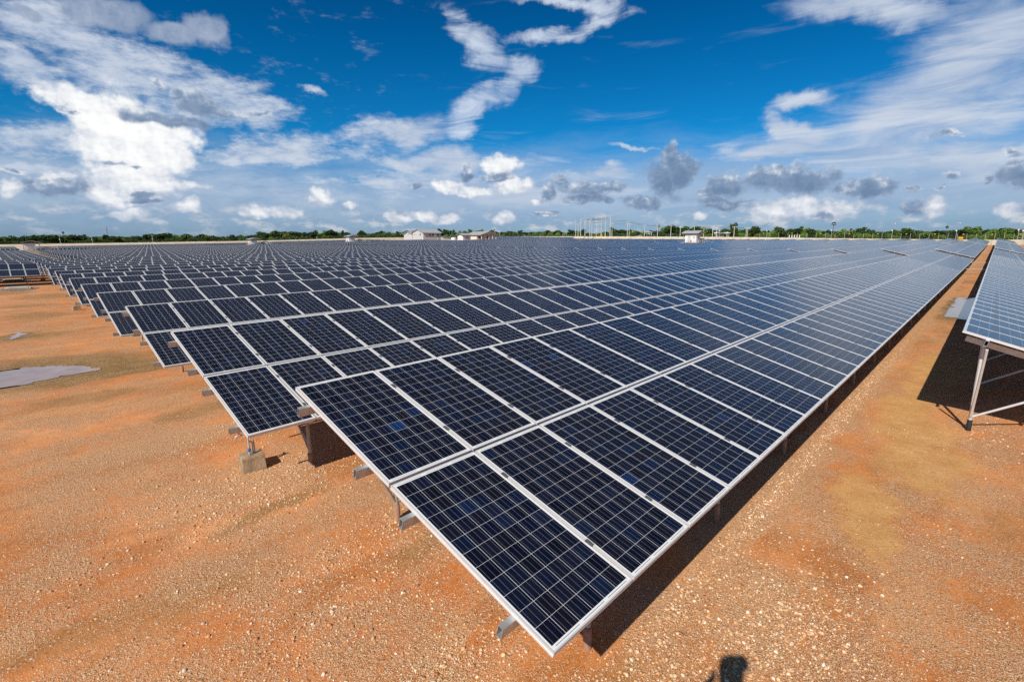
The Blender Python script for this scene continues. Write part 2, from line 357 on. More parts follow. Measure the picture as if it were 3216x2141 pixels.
# ---------------------------------------------------------------- materials
def ground_material():
    m_ = bpy.data.materials.new('laterite')
    m_.use_nodes = True
    g = NG(m_.node_tree)
    b = g.nodes['Principled BSDF']
    pos = g.n('ShaderNodeNewGeometry').outputs['Position']
    def flat(v, **k):
        return g.mapping(v, **k)
    n1 = g.noise(pos, 0.33, 6, 0.6)
    n2 = g.noise(flat(pos, loc=(5, 3, 0), scale=(0.45, 1.7, 1)), 0.42, 6, 0.62)
    n3 = g.noise(flat(pos, loc=(1, 8, 0)), 1.7, 6, 0.65)
    grit = g.noise(pos, 26, 4, 0.7)
    soil = g.mix(g.rng(n1, 0.40, 0.60), (0.60, 0.195, 0.045), (0.76, 0.320, 0.112))
    soil = g.mix(g.m('MULTIPLY', g.rng(n3, 0.45, 0.70), 0.55), soil, (0.46, 0.150, 0.036))
    n5 = g.noise(flat(pos, loc=(4, 6, 0), rot=(0, 0, 0.4), scale=(0.7, 1.3, 1)), 0.85, 7, 0.66)
    soil = g.mix(g.m('MULTIPLY', g.rng(n5, 0.50, 0.62, 0, 1, True), 0.62), soil, (0.42, 0.145, 0.038))
    # pinker, grittier earth in the clearing, rusty earth beside the walkway
    wpos = g.vm('ADD', pos, g.vm('MULTIPLY', g.vm('SUBTRACT', g.noise(pos, 0.9, 6, 0.62, out=1), (0.5, 0.5, 0.5)), (1.8, 1.2, 0)))
    wpos = g.vm('MULTIPLY', wpos, (1, 1, 0))
    pink = g.rng(g.blobs(wpos, [(-1.2, 4.0, 70, 7.0, 1.9), (-1.5, 16, 90, 10, 2.2), (-1.5, 45, 90, 24, 2.2)]), 0.5, 1.15, 1.0, 0.0, True)
    soil = g.mix(g.m('MULTIPLY', pink, g.rng(n5, 0.46, 0.62, 0.85, 0.25)), soil, g.mix(g.rng(n1, 0.38, 0.62), (0.67, 0.238, 0.076), (0.87, 0.400, 0.178)))
    rust = g.rng(g.blobs(wpos, [(3.3, -2.9, 0, 2.4, 1.0), (6.0, -3.4, 0, 3.0, 1.2), (3.9, -.95, 10, 1.1, .35), (-.2, 2.9, 15, .9, .30), (-.9, 3.9, 10, 1.0, .3), (.7, 1.5, 40, .35, .2), (.6, .4, 30, .6, .25), (-1.0, 8.5, 5, 1.2, .8)]), 0.4, 1.2, 1.0, 0.0, True)
    soil = g.mix(g.m('MULTIPLY', rust, 0.85), soil, g.mix(g.rng(n3, 0.35, 0.65), (0.40, 0.122, 0.026), (0.58, 0.210, 0.052)))
    damp = g.blobs(wpos, [(-1.2, 17.0, 8, 3.2, 2.3), (-1.9, 26.0, 0, 2.2, 1.6), (-1.0, 34.5, 0, 1.6, 2.6), (0.0, 48, 0, 2.2, 3.5), (-1.9, 55, 0, 2.0, 4.0),
                          (30.0, -0.4, 0, 5.0, 1.4), (53, -0.4, 0, 3, 1.2), (0.4, 10.6, 10, 1.2, 0.45), (-0.1, 5.0, 15, 1.0, 0.28), (-1.0, 13.5, 5, 1.6, 0.6), (0.9, 2.9, 10, 0.9, 0.3), (1.0, 0.0, 20, 0.35, 0.12), (-1.4, 41, 0, 2.0, 1.4)])
    damp = g.rng(damp, 0.45, 1.12, 1.0, 0.0, True)
    damp = g.m('MAXIMUM', damp, g.m('MULTIPLY', g.rng(n2, 0.54, 0.66, 0, 1, True), 0.70))
    soil = g.mix(g.m('MULTIPLY', damp, 0.85), soil, g.mix(g.rng(n3, 0.3, 0.7), (0.24, 0.125, 0.038), (0.42, 0.22, 0.080)))
    wet = g.rng(g.blobs(wpos, [(-1.6, 18.0, 5, 2.9, 3.0), (.3, 16.9, 0, 1.3, 1.0), (33.0, -.9, 0, 7.0, 1.15), (-1.95, 26.7, 80, 1.5, .65), (-.2, 15.7, 10, 1.5, .35)]), 0.62, 1.10, 1.0, 0.0, True)
    soil = g.mix(g.m('MULTIPLY', wet, 0.9), soil, g.mix(g.rng(n3, 0.3, 0.7), (0.150, 0.088, 0.028), (0.26, 0.165, 0.060)))
    damp = g.m('MAXIMUM', damp, wet)
    silt = g.blobs(wpos, [(8.8, -1.2, 10, 2.6, 0.75), (11.6, -0.8, 0, 3.2, 0.5), (5.6, -.85, 10, 1.5, 0.42), (16.0, -1.2, 0, 3.0, 0.9)])
    silt = g.m('MULTIPLY', g.rng(silt, 0.55, 1.2, 1.0, 0.0, True), g.rng(n3, 0.30, 0.5, 0.75, 1.0))
    soil = g.mix(silt, soil, g.mix(g.rng(g.noise(pos, 2.2, 6, 0.65), 0.35, 0.65), (0.55, 0.275, 0.085), (0.70, 0.40, 0.155)))
    soil = g.mix(1.0, soil, g.mix(g.rng(grit, 0.25, 0.75), (0.78, 0.75, 0.70), (1.18, 1.18, 1.16)), 'MULTIPLY')
    # washed gravel along the drip line of the low module edge
    sx = g.n('ShaderNodeSeparateXYZ', {0: wpos}).outputs
    drip = g.rng(g.m('ABSOLUTE', g.m('SUBTRACT', sx[1], 0.12)), 0.10, 0.34, 1.0, 0.0, True)
    drip = g.m('MULTIPLY', drip, g.rng(sx[0], 1.0, 3.0))
    pale_g = g.rng(g.blobs(wpos, [(0.0, 1.3, 20, .75, .28), (-.15, .75, 35, .4, .14), (.2, 6.1, 0, 1.1, .45), (0.0, 5.45, 10, .9, .14), (2.3, -.55, 20, 1.1, .38), (-.6, 9.0, 0, 1.4, .7), (5.0, -3.9, 0, 2.0, .8), (-2.0, 1.6, 60, 1.2, .5)]), 0.4, 1.15, 1.0, 0.0, True)
    drip = g.m('MAXIMUM', drip, pale_g)
    soil = g.mix(g.m('MULTIPLY', drip, 0.35), soil, (0.88, 0.52, 0.27))
    dens = g.m('ADD', g.rng(g.noise(flat(pos, loc=(9, 2, 0)), 0.9, 7, 0.66), 0.40, 0.60, 0.04, 0.85), g.m('MULTIPLY', drip, 0.6))
    dens = g.m('MULTIPLY', dens, g.rng(g.m('MAXIMUM', silt, g.m('MULTIPLY', damp, 0.6)), 0.0, 0.8, 1.0, 0.10))
    pale = [(0.0, (0.92, 0.68, 0.44)), (0.30, (0.76, 0.42, 0.17)), (0.55, (0.95, 0.80, 0.60)), (0.8, (0.42, 0.165, 0.055)), (1.0, (0.86, 0.58, 0.33))]
    h = None
    for sc_, lo, am in ((30, 0.0, 0.45), (62, 0.06, 0.85), (125, 0.30, 1.0)):
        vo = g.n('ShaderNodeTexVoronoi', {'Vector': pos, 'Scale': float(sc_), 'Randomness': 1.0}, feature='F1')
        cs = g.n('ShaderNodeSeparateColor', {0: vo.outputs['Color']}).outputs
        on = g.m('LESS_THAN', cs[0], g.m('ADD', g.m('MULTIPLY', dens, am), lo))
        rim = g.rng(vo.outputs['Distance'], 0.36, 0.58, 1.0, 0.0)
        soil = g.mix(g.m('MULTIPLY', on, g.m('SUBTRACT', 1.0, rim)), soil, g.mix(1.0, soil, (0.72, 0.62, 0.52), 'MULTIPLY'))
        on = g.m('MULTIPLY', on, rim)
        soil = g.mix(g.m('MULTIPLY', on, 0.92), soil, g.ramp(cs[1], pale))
        hh = g.m('MULTIPLY', g.m('MULTIPLY', on, g.m('SUBTRACT', 0.6, vo.outputs['Distance'])), 0.8 / sc_)
        h = hh if h is None else g.m('ADD', h, hh)
    h = g.m('ADD', h, g.m('MULTIPLY', grit, 0.004))
    h = g.m('ADD', h, g.m('MULTIPLY', n3, 0.030))
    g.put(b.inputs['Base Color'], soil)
    b.inputs['Roughness'].default_value = 0.9
    b.inputs['Specular IOR Level'].default_value = 0.2
    bm_ = g.n('ShaderNodeBump', {'Height': h, 'Strength': 0.6, 'Distance': 1.0})
    g.put(b.inputs['Normal'], bm_.outputs[0])
    return m_

def cell_material(level):
    m_ = bpy.data.materials.new('silicon_cells')
    m_.use_nodes = True
    g = NG(m_.node_tree)
    b = g.nodes['Principled BSDF']
    uv = g.n('ShaderNodeUVMap').outputs[0]
    s = g.n('ShaderNodeSeparateXYZ', {0: uv}).outputs
    cu = g.m('DIVIDE', g.m('SUBTRACT', s[0], 0.028), 0.156)
    cv = g.m('DIVIDE', g.m('SUBTRACT', s[1], 0.042), 0.156)
    inside = g.m('MULTIPLY', g.m('LESS_THAN', g.m('ABSOLUTE', g.m('SUBTRACT', cu, 3.0)), 3.0), g.m('LESS_THAN', g.m('ABSOLUTE', g.m('SUBTRACT', cv, 6.0)), 6.0))
    fu = g.m('FRACT', g.m('ADD', cu, 10.0)); fv = g.m('FRACT', g.m('ADD', cv, 10.0))
    gap = g.m('MAXIMUM', g.m('GREATER_THAN', g.m('ABSOLUTE', g.m('SUBTRACT', fu, 0.5)), 0.4895), g.m('GREATER_THAN', g.m('ABSOLUTE', g.m('SUBTRACT', fv, 0.5)), 0.4930))
    f3 = g.m('FRACT', g.m('MULTIPLY', fu, 3.0))
    bus = g.m('LESS_THAN', g.m('ABSOLUTE', g.m('SUBTRACT', f3, 0.5)), 0.021)
    # printed ribbons in the white margins
    rib = g.m('MULTIPLY', g.m('LESS_THAN', g.m('ABSOLUTE', g.m('SUBTRACT', g.m('ABSOLUTE', g.m('SUBTRACT', s[1], 0.978)), 0.951)), 0.0022),
              g.m('LESS_THAN', g.m('ABSOLUTE', g.m('SUBTRACT', g.m('FRACT', g.m('ADD', g.m('DIVIDE', cu, 2.0), 10.0)), 0.5)), 0.42))
    # every cell has its own tone
    oi = g.n('ShaderNodeObjectInfo').outputs['Random']
    pid = g.n('ShaderNodeAttribute', attribute_name='pid').outputs['Fac']
    seed = g.m('ADD', g.m('MULTIPLY', oi, 531.0), g.m('MULTIPLY', pid, 97.0))
    cid = g.n('ShaderNodeCombineXYZ', {0: g.m('FLOOR', cu), 1: g.m('FLOOR', cv), 2: seed}).outputs[0]
    wn = g.n('ShaderNodeTexWhiteNoise', {'Vector': cid}, noise_dimensions='3D')
    r1 = g.n('ShaderNodeSeparateColor', {0: wn.outputs['Color']}).outputs
    tone = g.ramp(r1[0], [(0.0, (0.0034, 0.0042, 0.0120)), (0.45, (0.0038, 0.0056, 0.0180)), (0.85, (0.0040, 0.0072, 0.024)), (0.985, (0.0042, 0.0110, 0.038)), (0.9993, (0.005, 0.014, 0.052)), (1.0, (0.005, 0.030, 0.115))])
    # crystal grain
    gv = g.n('ShaderNodeCombineXYZ', {0: s[0], 1: s[1], 2: g.m('ADD', seed, g.m('MULTIPLY', r1[1], 50.0))}).outputs[0]
    vo = g.n('ShaderNodeTexVoronoi', {'Vector': gv, 'Scale': 62.0}, feature='F1')
    gr = g.n('ShaderNodeSeparateColor', {0: vo.outputs['Color']}).outputs
    tone = g.mix(1.0, tone, g.mix(gr[0], (0.80, 0.80, 0.80), (1.18, 1.18, 1.22)), 'MULTIPLY')
    # the odd bright blue blemish along a cell edge
    bl = g.noise(gv, 7.5, 6, 0.7)
    blm = g.m('MULTIPLY', g.rng(bl, 0.715, 0.75), g.m('GREATER_THAN', g.m('MAXIMUM', g.m('ABSOLUTE', g.m('SUBTRACT', fu, 0.5)), g.m('ABSOLUTE', g.m('SUBTRACT', fv, 0.5))), 0.33))
    tone = g.mix(g.m('MULTIPLY', blm, 0.8), tone, (0.008, 0.07, 0.30))
    if level == 0:
        c = g.mix(g.m('MULTIPLY', bus, 0.85), tone, (0.22, 0.24, 0.30))
        c = g.mix(gap, c, (0.76, 0.77, 0.80))
    else:           # fine lines blended into the tone of the cells
        c = g.mix(0.030, g.mix(0.6, tone, (0.0042, 0.0070, 0.021)), (0.52, 0.54, 0.60))
        c = g.mix(g.m('MULTIPLY', gap, 0.75 if level == 1 else 0.25), c, (0.76, 0.77, 0.80))
    c = g.mix(inside, g.mix(rib, (0.80, 0.81, 0.83), (0.10, 0.11, 0.13)), c)
    # a film of dust, thicker towards the low edge of a module
    du = g.noise(gv, 2.0, 5, 0.6)
    c = g.mix(g.m('MULTIPLY', g.rng(du, 0.4, 0.75), 0.018), c, (0.45, 0.36, 0.28))
    g.put(b.inputs['Base Color'], c)
    b.inputs['Roughness'].default_value = 0.17
    b.inputs['IOR'].default_value = 1.36
    return m_

M_GROUND = ground_material()
M_CELL = cell_material(0)
M_CELL_MID = cell_material(1)
M_CELL_FAR = cell_material(2)
M_ALU = mat('anodised_aluminium', (0.72, 0.72, 0.74), 0.42, 0.25, 0.06, 3.0, 0.5)
M_STEEL = mat('galvanised_steel', (0.47, 0.48, 0.49), 0.45, 0.55, 0.22, 9.0, 0.5, 0.15, 30)
M_BRIGHT = mat('new_galvanised_steel', (0.68, 0.69, 0.70), 0.40, 0.25, 0.10, 9.0, 0.5, 0.1, 30)
M_PIPE = mat('weathered_pipe', (0.40, 0.36, 0.31), 0.6, 0.25, 0.30, 7.0, 0.4, 0.2, 40)
M_SLEEVE = mat('rusty_sleeve', (0.36, 0.21, 0.14), 0.8, 0.1, 0.35, 9.0, 0.3, 0.3, 40)
M_BLACK = mat('black_rubber', (0.018, 0.018, 0.02), 0.7, 0.0, 0.3, 20, 0.4, 0.5, 30)
M_CLAMP = mat('clamp_metal', (0.22, 0.22, 0.23), 0.5, 0.6, 0.2, 20)
M_CONC = mat('stained_concrete', (0.40, 0.29, 0.19), 0.9, 0.0, 0.40, 6.0, 0.2, 0.5, 45)
M_CONC_PALE = mat('pale_concrete', (0.50, 0.45, 0.38), 0.9, 0.0, 0.18, 2.0, 0.2, 0.4, 25)
M_WHITE = mat('white_paint', (0.80, 0.79, 0.78), 0.55, 0.0, 0.06, 0.6)
M_CREAM = mat('cream_paint', (0.74, 0.70, 0.62), 0.6, 0.0, 0.08, 0.6)
M_GREYWALL = mat('grey_cladding', (0.52, 0.55, 0.58), 0.6, 0.0, 0.06, 0.5)
M_ROOF = mat('grey_roof_sheet', (0.50, 0.52, 0.54), 0.4, 0.15, 0.10, 0.8)
M_RED = mat('red_paint', (0.62, 0.06, 0.06), 0.5, 0.0, 0.1, 8)
M_BLUE = mat('blue_plastic', (0.03, 0.16, 0.50), 0.45, 0.0, 0.1, 20)
M_PVC = mat('grey_pvc_pipe', (0.45, 0.46, 0.46), 0.5, 0.0, 0.15, 12)
M_DARK = mat('dark_opening', (0.03, 0.032, 0.035), 0.6, 0.0, 0.2, 2)
M_GLASSY = mat('window_glass', (0.05, 0.07, 0.09), 0.08, 0.0, 0.1, 1)
M_POLE = mat('concrete_pole', (0.58, 0.56, 0.52), 0.8, 0.0, 0.10, 1.5)
M_WIRE = mat('black_wire', (0.03, 0.03, 0.035), 0.6, 0.0, 0.1, 1)
M_YELLOW = mat('yellow_board', (0.75, 0.42, 0.02), 0.6, 0.0, 0.08, 4)

# ---------------------------------------------------------------- the ground sheet
def build_ground():
    rs = []
    r = 0.6
    while r < 330:
        rs.append(r); r *= 1.045
    rs.append(330)
    n = 220
    V = [(CAM.x, CAM.y, ground_z(CAM.x, CAM.y))]
    for r in rs:
        for k in range(n):
            a = 2 * math.pi * k / n
            x = CAM.x + r * math.cos(a); y = CAM.y + r * math.sin(a)
            V.append((x, y, ground_z(x, y)))
    F = [(0, 1 + k, 1 + (k + 1) % n) for k in range(n)]
    for i in range(len(rs) - 1):
        for k in range(n):
            a = 1 + i * n + k; b = 1 + i * n + (k + 1) % n
            F.append((a, a + n, b + n, b))
    me = bpy.data.meshes.new('ground')
    me.from_pydata(V, [], F)
    me.materials.append(M_GROUND)
    me.polygons.foreach_set('use_smooth', [True] * len(F))
    o = link('ground', me)
    tag(o, 'orange brown gravelly laterite ground under and between the rows', 'ground', kind='structure')
build_ground()

# ---------------------------------------------------------------- solar tables
TILT = R(15.42)
CT, ST = math.cos(TILT), math.sin(TILT)
PW, PX = 0.992, 1.012            # module width, pitch along the row
PL, GAP = 1.956, 0.030           # module length, gap half way up
H0 = -G0                         # height of the low edge over the ground
def P(x, s, n):
    """table coordinates: along the row, up the slope, out of the module plane"""
    return (x, s * CT - n * ST, H0 + s * ST + n * CT)
FR = 0.046                       # frame depth
LIP = 0.011
def frame_into(mb, x0=0.0, s0=0.0, f=lambda x, s, n: (x, s, n), mi=1):
    """aluminium frame of one module, with grooved outer sides"""
    w, l = PW, PL
    prof = [(0.0, 0.0), (0.0, -0.012), (0.0025, -0.014), (0.0025, -0.026), (0.0, -0.028), (0.0, -FR), (0.022, -FR)]
    corners = [(x0, s0, 1, 1), (x0 + w, s0, -1, 1), (x0 + w, s0 + l, -1, -1), (x0, s0 + l, 1, -1)]
    outer = [[f(cx + dx * o_, cy + dy * o_, n_) for o_, n_ in prof] for cx, cy, dx, dy in corners]
    inner = [f(cx + dx * LIP, cy + dy * LIP, 0.0) for cx, cy, dx, dy in corners]
    innb = [f(cx + dx * LIP, cy + dy * LIP, -0.004) for cx, cy, dx, dy in corners]
    for k in range(4):
        j = (k + 1) % 4
        mb.face([outer[k][0], outer[j][0], inner[j], inner[k]], mi)
        mb.face([inner[k], inner[j], innb[j], innb[k]], mi)
        for q in range(len(prof) - 1):
            mb.face([outer[k][q + 1], outer[j][q + 1], outer[j][q], outer[k][q]], mi)
def glass_into(mb, x0=0.0, s0=0.0, f=lambda x, s, n: (x, s, n), mi=0, mback=2, pid=0.0):
    e = LIP - 0.001
    n_ = -0.0025
    q = [(e, e), (PW - e, e), (PW - e, PL - e), (e, PL - e)]
    mb.face([f(x0 + a, s0 + b, n_) for a, b in q], mi, uv=q, pid=pid)
    mb.face([f(x0 + a, s0 + b, n_ - 0.008) for a, b in q[::-1]], mback)
def simple_module(mb, x0, s0, pid, f=P):
    """module for far tables: frame border, sides and glass"""
    e = LIP
    a = [(0, 0), (PW, 0), (PW, PL), (0, PL)]
    b = [(e, e), (PW - e, e), (PW - e, PL - e), (e, PL - e)]
    top = [f(x0 + x, s0 + y, 0.0) for x, y in a]
    inn = [f(x0 + x, s0 + y, -0.001) for x, y in b]
    bot = [f(x0 + x, s0 + y, -FR) for x, y in a]
    mb.face(inn, 0, uv=b, pid=pid)
    for k in range(4):
        j = (k + 1) % 4
        mb.face([top[k], top[j], inn[j], inn[k]], 1)
        mb.face([bot[k], bot[j], top[j], top[k]], 1)
    mb.face(bot[::-1], 2)

M_BACK = mat('white_backsheet', (0.62, 0.62, 0.62), 0.7)
MODS = [M_CELL, M_ALU, M_BACK]
_m = MB(); glass_into(_m); ME_GLASS = _m.mesh('solar_panel', MODS)
_m = MB(); frame_into(_m); ME_FRAME = _m.mesh('frame', MODS)
_m = MB(); glass_into(_m); frame_into(_m); ME_PANEL = _m.mesh('solar_panel', MODS)
ME_PANEL_MID = _m.mesh('solar_panel', [M_CELL_MID, M_ALU, M_BACK])
# mid clamp: a small grey plate bridging two frames with a bolt head
_m = MB()
_m.box((PW + 0.010, 0, 0.004), (0.042, 0.075, 0.008), 0)
_m.tube([(PW + 0.010, 0, 0.008), (PW + 0.010, 0, 0.018)], 0.009, 6, 0, True, False)
ME_CLAMP = _m.mesh('clamp', [M_CLAMP])

PURLIN_S = (0.37, 1.59, PL + GAP + 0.37, PL + GAP + 1.59)
def purlin_mesh(length, x0=-0.125):
    """hollow rectangular steel rail along the row"""
    mb = MB()
    w, h, t_ = 0.05, 0.10, 0.004
    top = -FR - 0.001
    x1 = x0 + length
    def ring(x, k):
        return [P(x, -w / 2 + k, top - k), P(x, w / 2 - k, top - k), P(x, w / 2 - k, top - h + k), P(x, -w / 2 + k, top - h + k)]
    A, B = ring(x0, 0), ring(x1, 0)
    a, b = ring(x0, t_), ring(x1, t_)
    base = Vector(P(0, 0, 0))
    A, B, a, b = [[tuple(Vector(p) - base) for p in q] for q in (A, B, a, b)]
    for k in range(4):
        j = (k + 1) % 4
        mb.face([A[k], A[j], B[j], B[k]])
        mb.face([a[j], a[k], b[k], b[j]])
        mb.face([A[j], A[k], a[k], a[j]])
        mb.face([B[k], B[j], b[j], b[k]])
    return mb.mesh('purlin', [M_STEEL])
RAFT_N = -FR - 0.101
def box_beam(mb, x, s0, s1, w=0.05, h=0.10, mi=0, f=P):
    n0, n1 = RAFT_N - h, RAFT_N
    mb.hexa([f(x - w / 2, s0, n0), f(x + w / 2, s0, n0), f(x + w / 2, s1, n0), f(x - w / 2, s1, n0),
             f(x - w / 2, s0, n1), f(x + w / 2, s0, n1), f(x + w / 2, s1, n1), f(x - w / 2, s1, n1)], mi)
FRONT_Y, REAR_Y = 0.45, 3.50
def under(y):
    """height of the rafter's underside over table depth y"""
    return H0 + y * math.tan(TILT) + (RAFT_N - 0.10) / CT
def frame_parts(M_PIPE, M_SLEEVE):
    """meshes of one support frame at x = 0"""
    out = {}
    m = MB(); box_beam(m, 0, 0.22, 2 * PL + GAP - 0.10)
    out['rafter'] = m.mesh('rafter', [M_STEEL if M_PIPE is not M_BRIGHT else M_BRIGHT])
    for nm, y in (('front', FRONT_Y), ('rear', REAR_Y)):
        m = MB(); m.tube([(0, y, 0.0), (0, y, under(y) + 0.02)], 0.030, 14)
        out['post_' + nm] = m.mesh('post', [M_PIPE])
        m = MB()
        m.tube([(0, y, -0.10), (0, y, 0.21), (0, y, 0.215)], [0.040, 0.040, 0.036], 14)
        m.tube([(0, y - 0.046, 0.12), (0, y + 0.046, 0.12)], 0.009, 8)
        out['sleeve_' + nm] = m.mesh('sleeve', [M_SLEEVE])
    m = MB(); m.tube([(0.03, FRONT_Y, 0.26), (0.03, 1.75, under(1.75) + 0.02)], 0.022, 10)
    out['brace_a'] = m.mesh('brace', [M_PIPE])
    m = MB(); m.tube([(0.03, REAR_Y, 0.26), (0.03, 2.0, under(2.0) + 0.02)], 0.022, 10)
    out['brace_b'] = m.mesh('brace', [M_PIPE])
    m = MB(); m.tube([(-0.03, REAR_Y, 0.28), (-0.72, REAR_Y - 0.05, under(REAR_Y) + 0.06)], 0.022, 10)
    out['brace_c'] = m.mesh('brace', [M_PIPE])
    m = MB(); m.tube([(-0.03, FRONT_Y, 0.22), (-0.34, FRONT_Y, under(FRONT_Y) + 0.06)], 0.022, 10)
    out['brace_d'] = m.mesh('brace', [M_PIPE])
    return out
FP = frame_parts(M_PIPE, M_SLEEVE)
FPB = frame_parts(M_BRIGHT, M_BLACK)
FRAME_X0, FRAME_DX = 1.03, 2.88
def frames_into(mb, xs, full=True, mi=0):
    for x in xs:
        box_beam(mb, x, 0.22, 2 * PL + GAP - 0.10, mi=mi)
        for y in (FRONT_Y, REAR_Y):
            mb.tube([(x, y, 0.0), (x, y, under(y) + 0.02)], 0.030, 8 if full else 5, mi + 1, False)
        mb.tube([(x, FRONT_Y, 0.26), (x, 1.75, under(1.75))], 0.022, 6 if full else 4, mi + 1, False)
        mb.tube([(x, REAR_Y, 0.26), (x, 2.0, under(2.0))], 0.022, 6 if full else 4, mi + 1, False)

ORD = ['first', 'second', 'third', 'fourth', 'fifth', 'sixth', 'seventh', 'eighth', 'ninth', 'tenth', 'eleventh', 'twelfth', 'thirteenth']
TG = 'tables of the solar field'
rng = random.Random(11)
_pur = {}
def near_table(X0, Y0, Z0, slope, label, ncols, nind, nframe_split, nframes_ind, fx0=FRAME_X0, bright=False):
    root = empty('solar_table', (X0, Y0, Z0), (0, -slope, 0))
    tag(root, label, 'solar table', TG)
    tot = ncols * PX
    for i in range(nind):
        for j in (0, 1):
            loc = P(i * PX, j * (PL + GAP), 0)
            jig = (TILT + rng.uniform(-.0012, .0012), rng.uniform(-.0012, .0012), 0)
            if i < nframe_split:
                o = link('solar_panel', ME_GLASS, root, loc, jig)
                link('frame', ME_FRAME, o)
                if i < 14:
                    for sy in (0.45, 1.50):
                        link('clamp', ME_CLAMP, o, (0, sy, 0))
            else:
                link('solar_panel', ME_PANEL if nframe_split and i < 26 else ME_PANEL_MID, root, loc, jig)
    if ncols > nind:
        mb = MB()
        for i in range(nind, ncols):
            for j in (0, 1):
                simple_module(mb, i * PX, j * (PL + GAP), rng.random() + .01)
        tag(mb.build('solar_panel', [M_CELL_FAR, M_ALU, M_BACK], root), kind='stuff')
    if tot not in _pur: _pur[tot] = purlin_mesh(tot + 0.23)
    for s in PURLIN_S:
        link('purlin', _pur[tot], root, P(0, s, 0))
    xs = []
    x = fx0
    while x < tot:
        xs.append(x); x += FRAME_DX
    for x in xs[:nframes_ind]:
        for k in ('rafter', 'post_front', 'post_rear', 'brace_a', 'brace_b', 'brace_c'):
            fp = FPB if bright else FP
            o = link(k.split('_')[0], fp[k], root, (x, 0, 0))
            if k.startswith('post'):
                link('sleeve', fp['sleeve_' + k[5:]], o)
    if len(xs) > nframes_ind:
        mb = MB(); frames_into(mb, xs[nframes_ind:])
        tag(mb.build('support_frame', [M_STEEL, M_PIPE], root), kind='stuff' if nframes_ind else None)
    return root
_far = {}
def far_table(X0, Y0, n, label, dz=0.0):
    """one-mesh table for the packed distance"""
    key = (n, rng.randrange(3) if n > 60 else 0)
    if key not in _far:
        mb = MB()
        r2 = random.Random(n + key[1])
        for i in range(n):
            for j in (0, 1):
                simple_module(mb, i * PX, j * (PL + GAP), r2.random() + .01)
        for s in PURLIN_S:
            n0, n1 = -FR - 0.101, -FR - 0.001
            xa, xb = -0.125, n * PX + 0.1
            mb.hexa([P(xa, s - .025, n0), P(xb, s - .025, n0), P(xb, s + .025, n0), P(xa, s + .025, n0),
                     P(xa, s - .025, n1), P(xb, s - .025, n1), P(xb, s + .025, n1), P(xa, s + .025, n1)], 3)
        xs = []
        x = FRAME_X0
        while x < n * PX:
            xs.append(x); x += FRAME_DX
        frames_into(mb, xs, False, 3)
        _far[key] = mb.mesh('solar_table', [M_CELL_FAR, M_ALU, M_BACK, M_STEEL, M_PIPE])
    z0 = ground_z(X0, Y0 + 2); z1 = ground_z(X0 + n * PX, Y0 + 2)
    o = link('solar_table', _far[key], None, (X0, Y0, z0 + dz), (rng.uniform(-.002, .002), -math.atan2(z1 - z0, n * PX), 0))
    return tag(o, label, 'solar table', TG)

ROW_Y = [0.0, 5.516, 11.26, 16.93, 22.64, 28.57, 34.25, 40.05, 45.55]
while ROW_Y[-1] < 258: ROW_Y.append(ROW_Y[-1] + 5.64)
ROW_X = [0.0, -0.057, 0.094, 0.124, 0.224, 0.314, 0.361, 0.50, 0.45]
FARLAB = 'distant tilted table of dark blue panels in the packed rows near the treeline'
MIDLAB = 'tilted table of dark blue panels in the packed middle of the field'
def slope_of(x0, x1, y):
    return math.atan2(ground_z(x1, y) - ground_z(x0, y), x1 - x0)
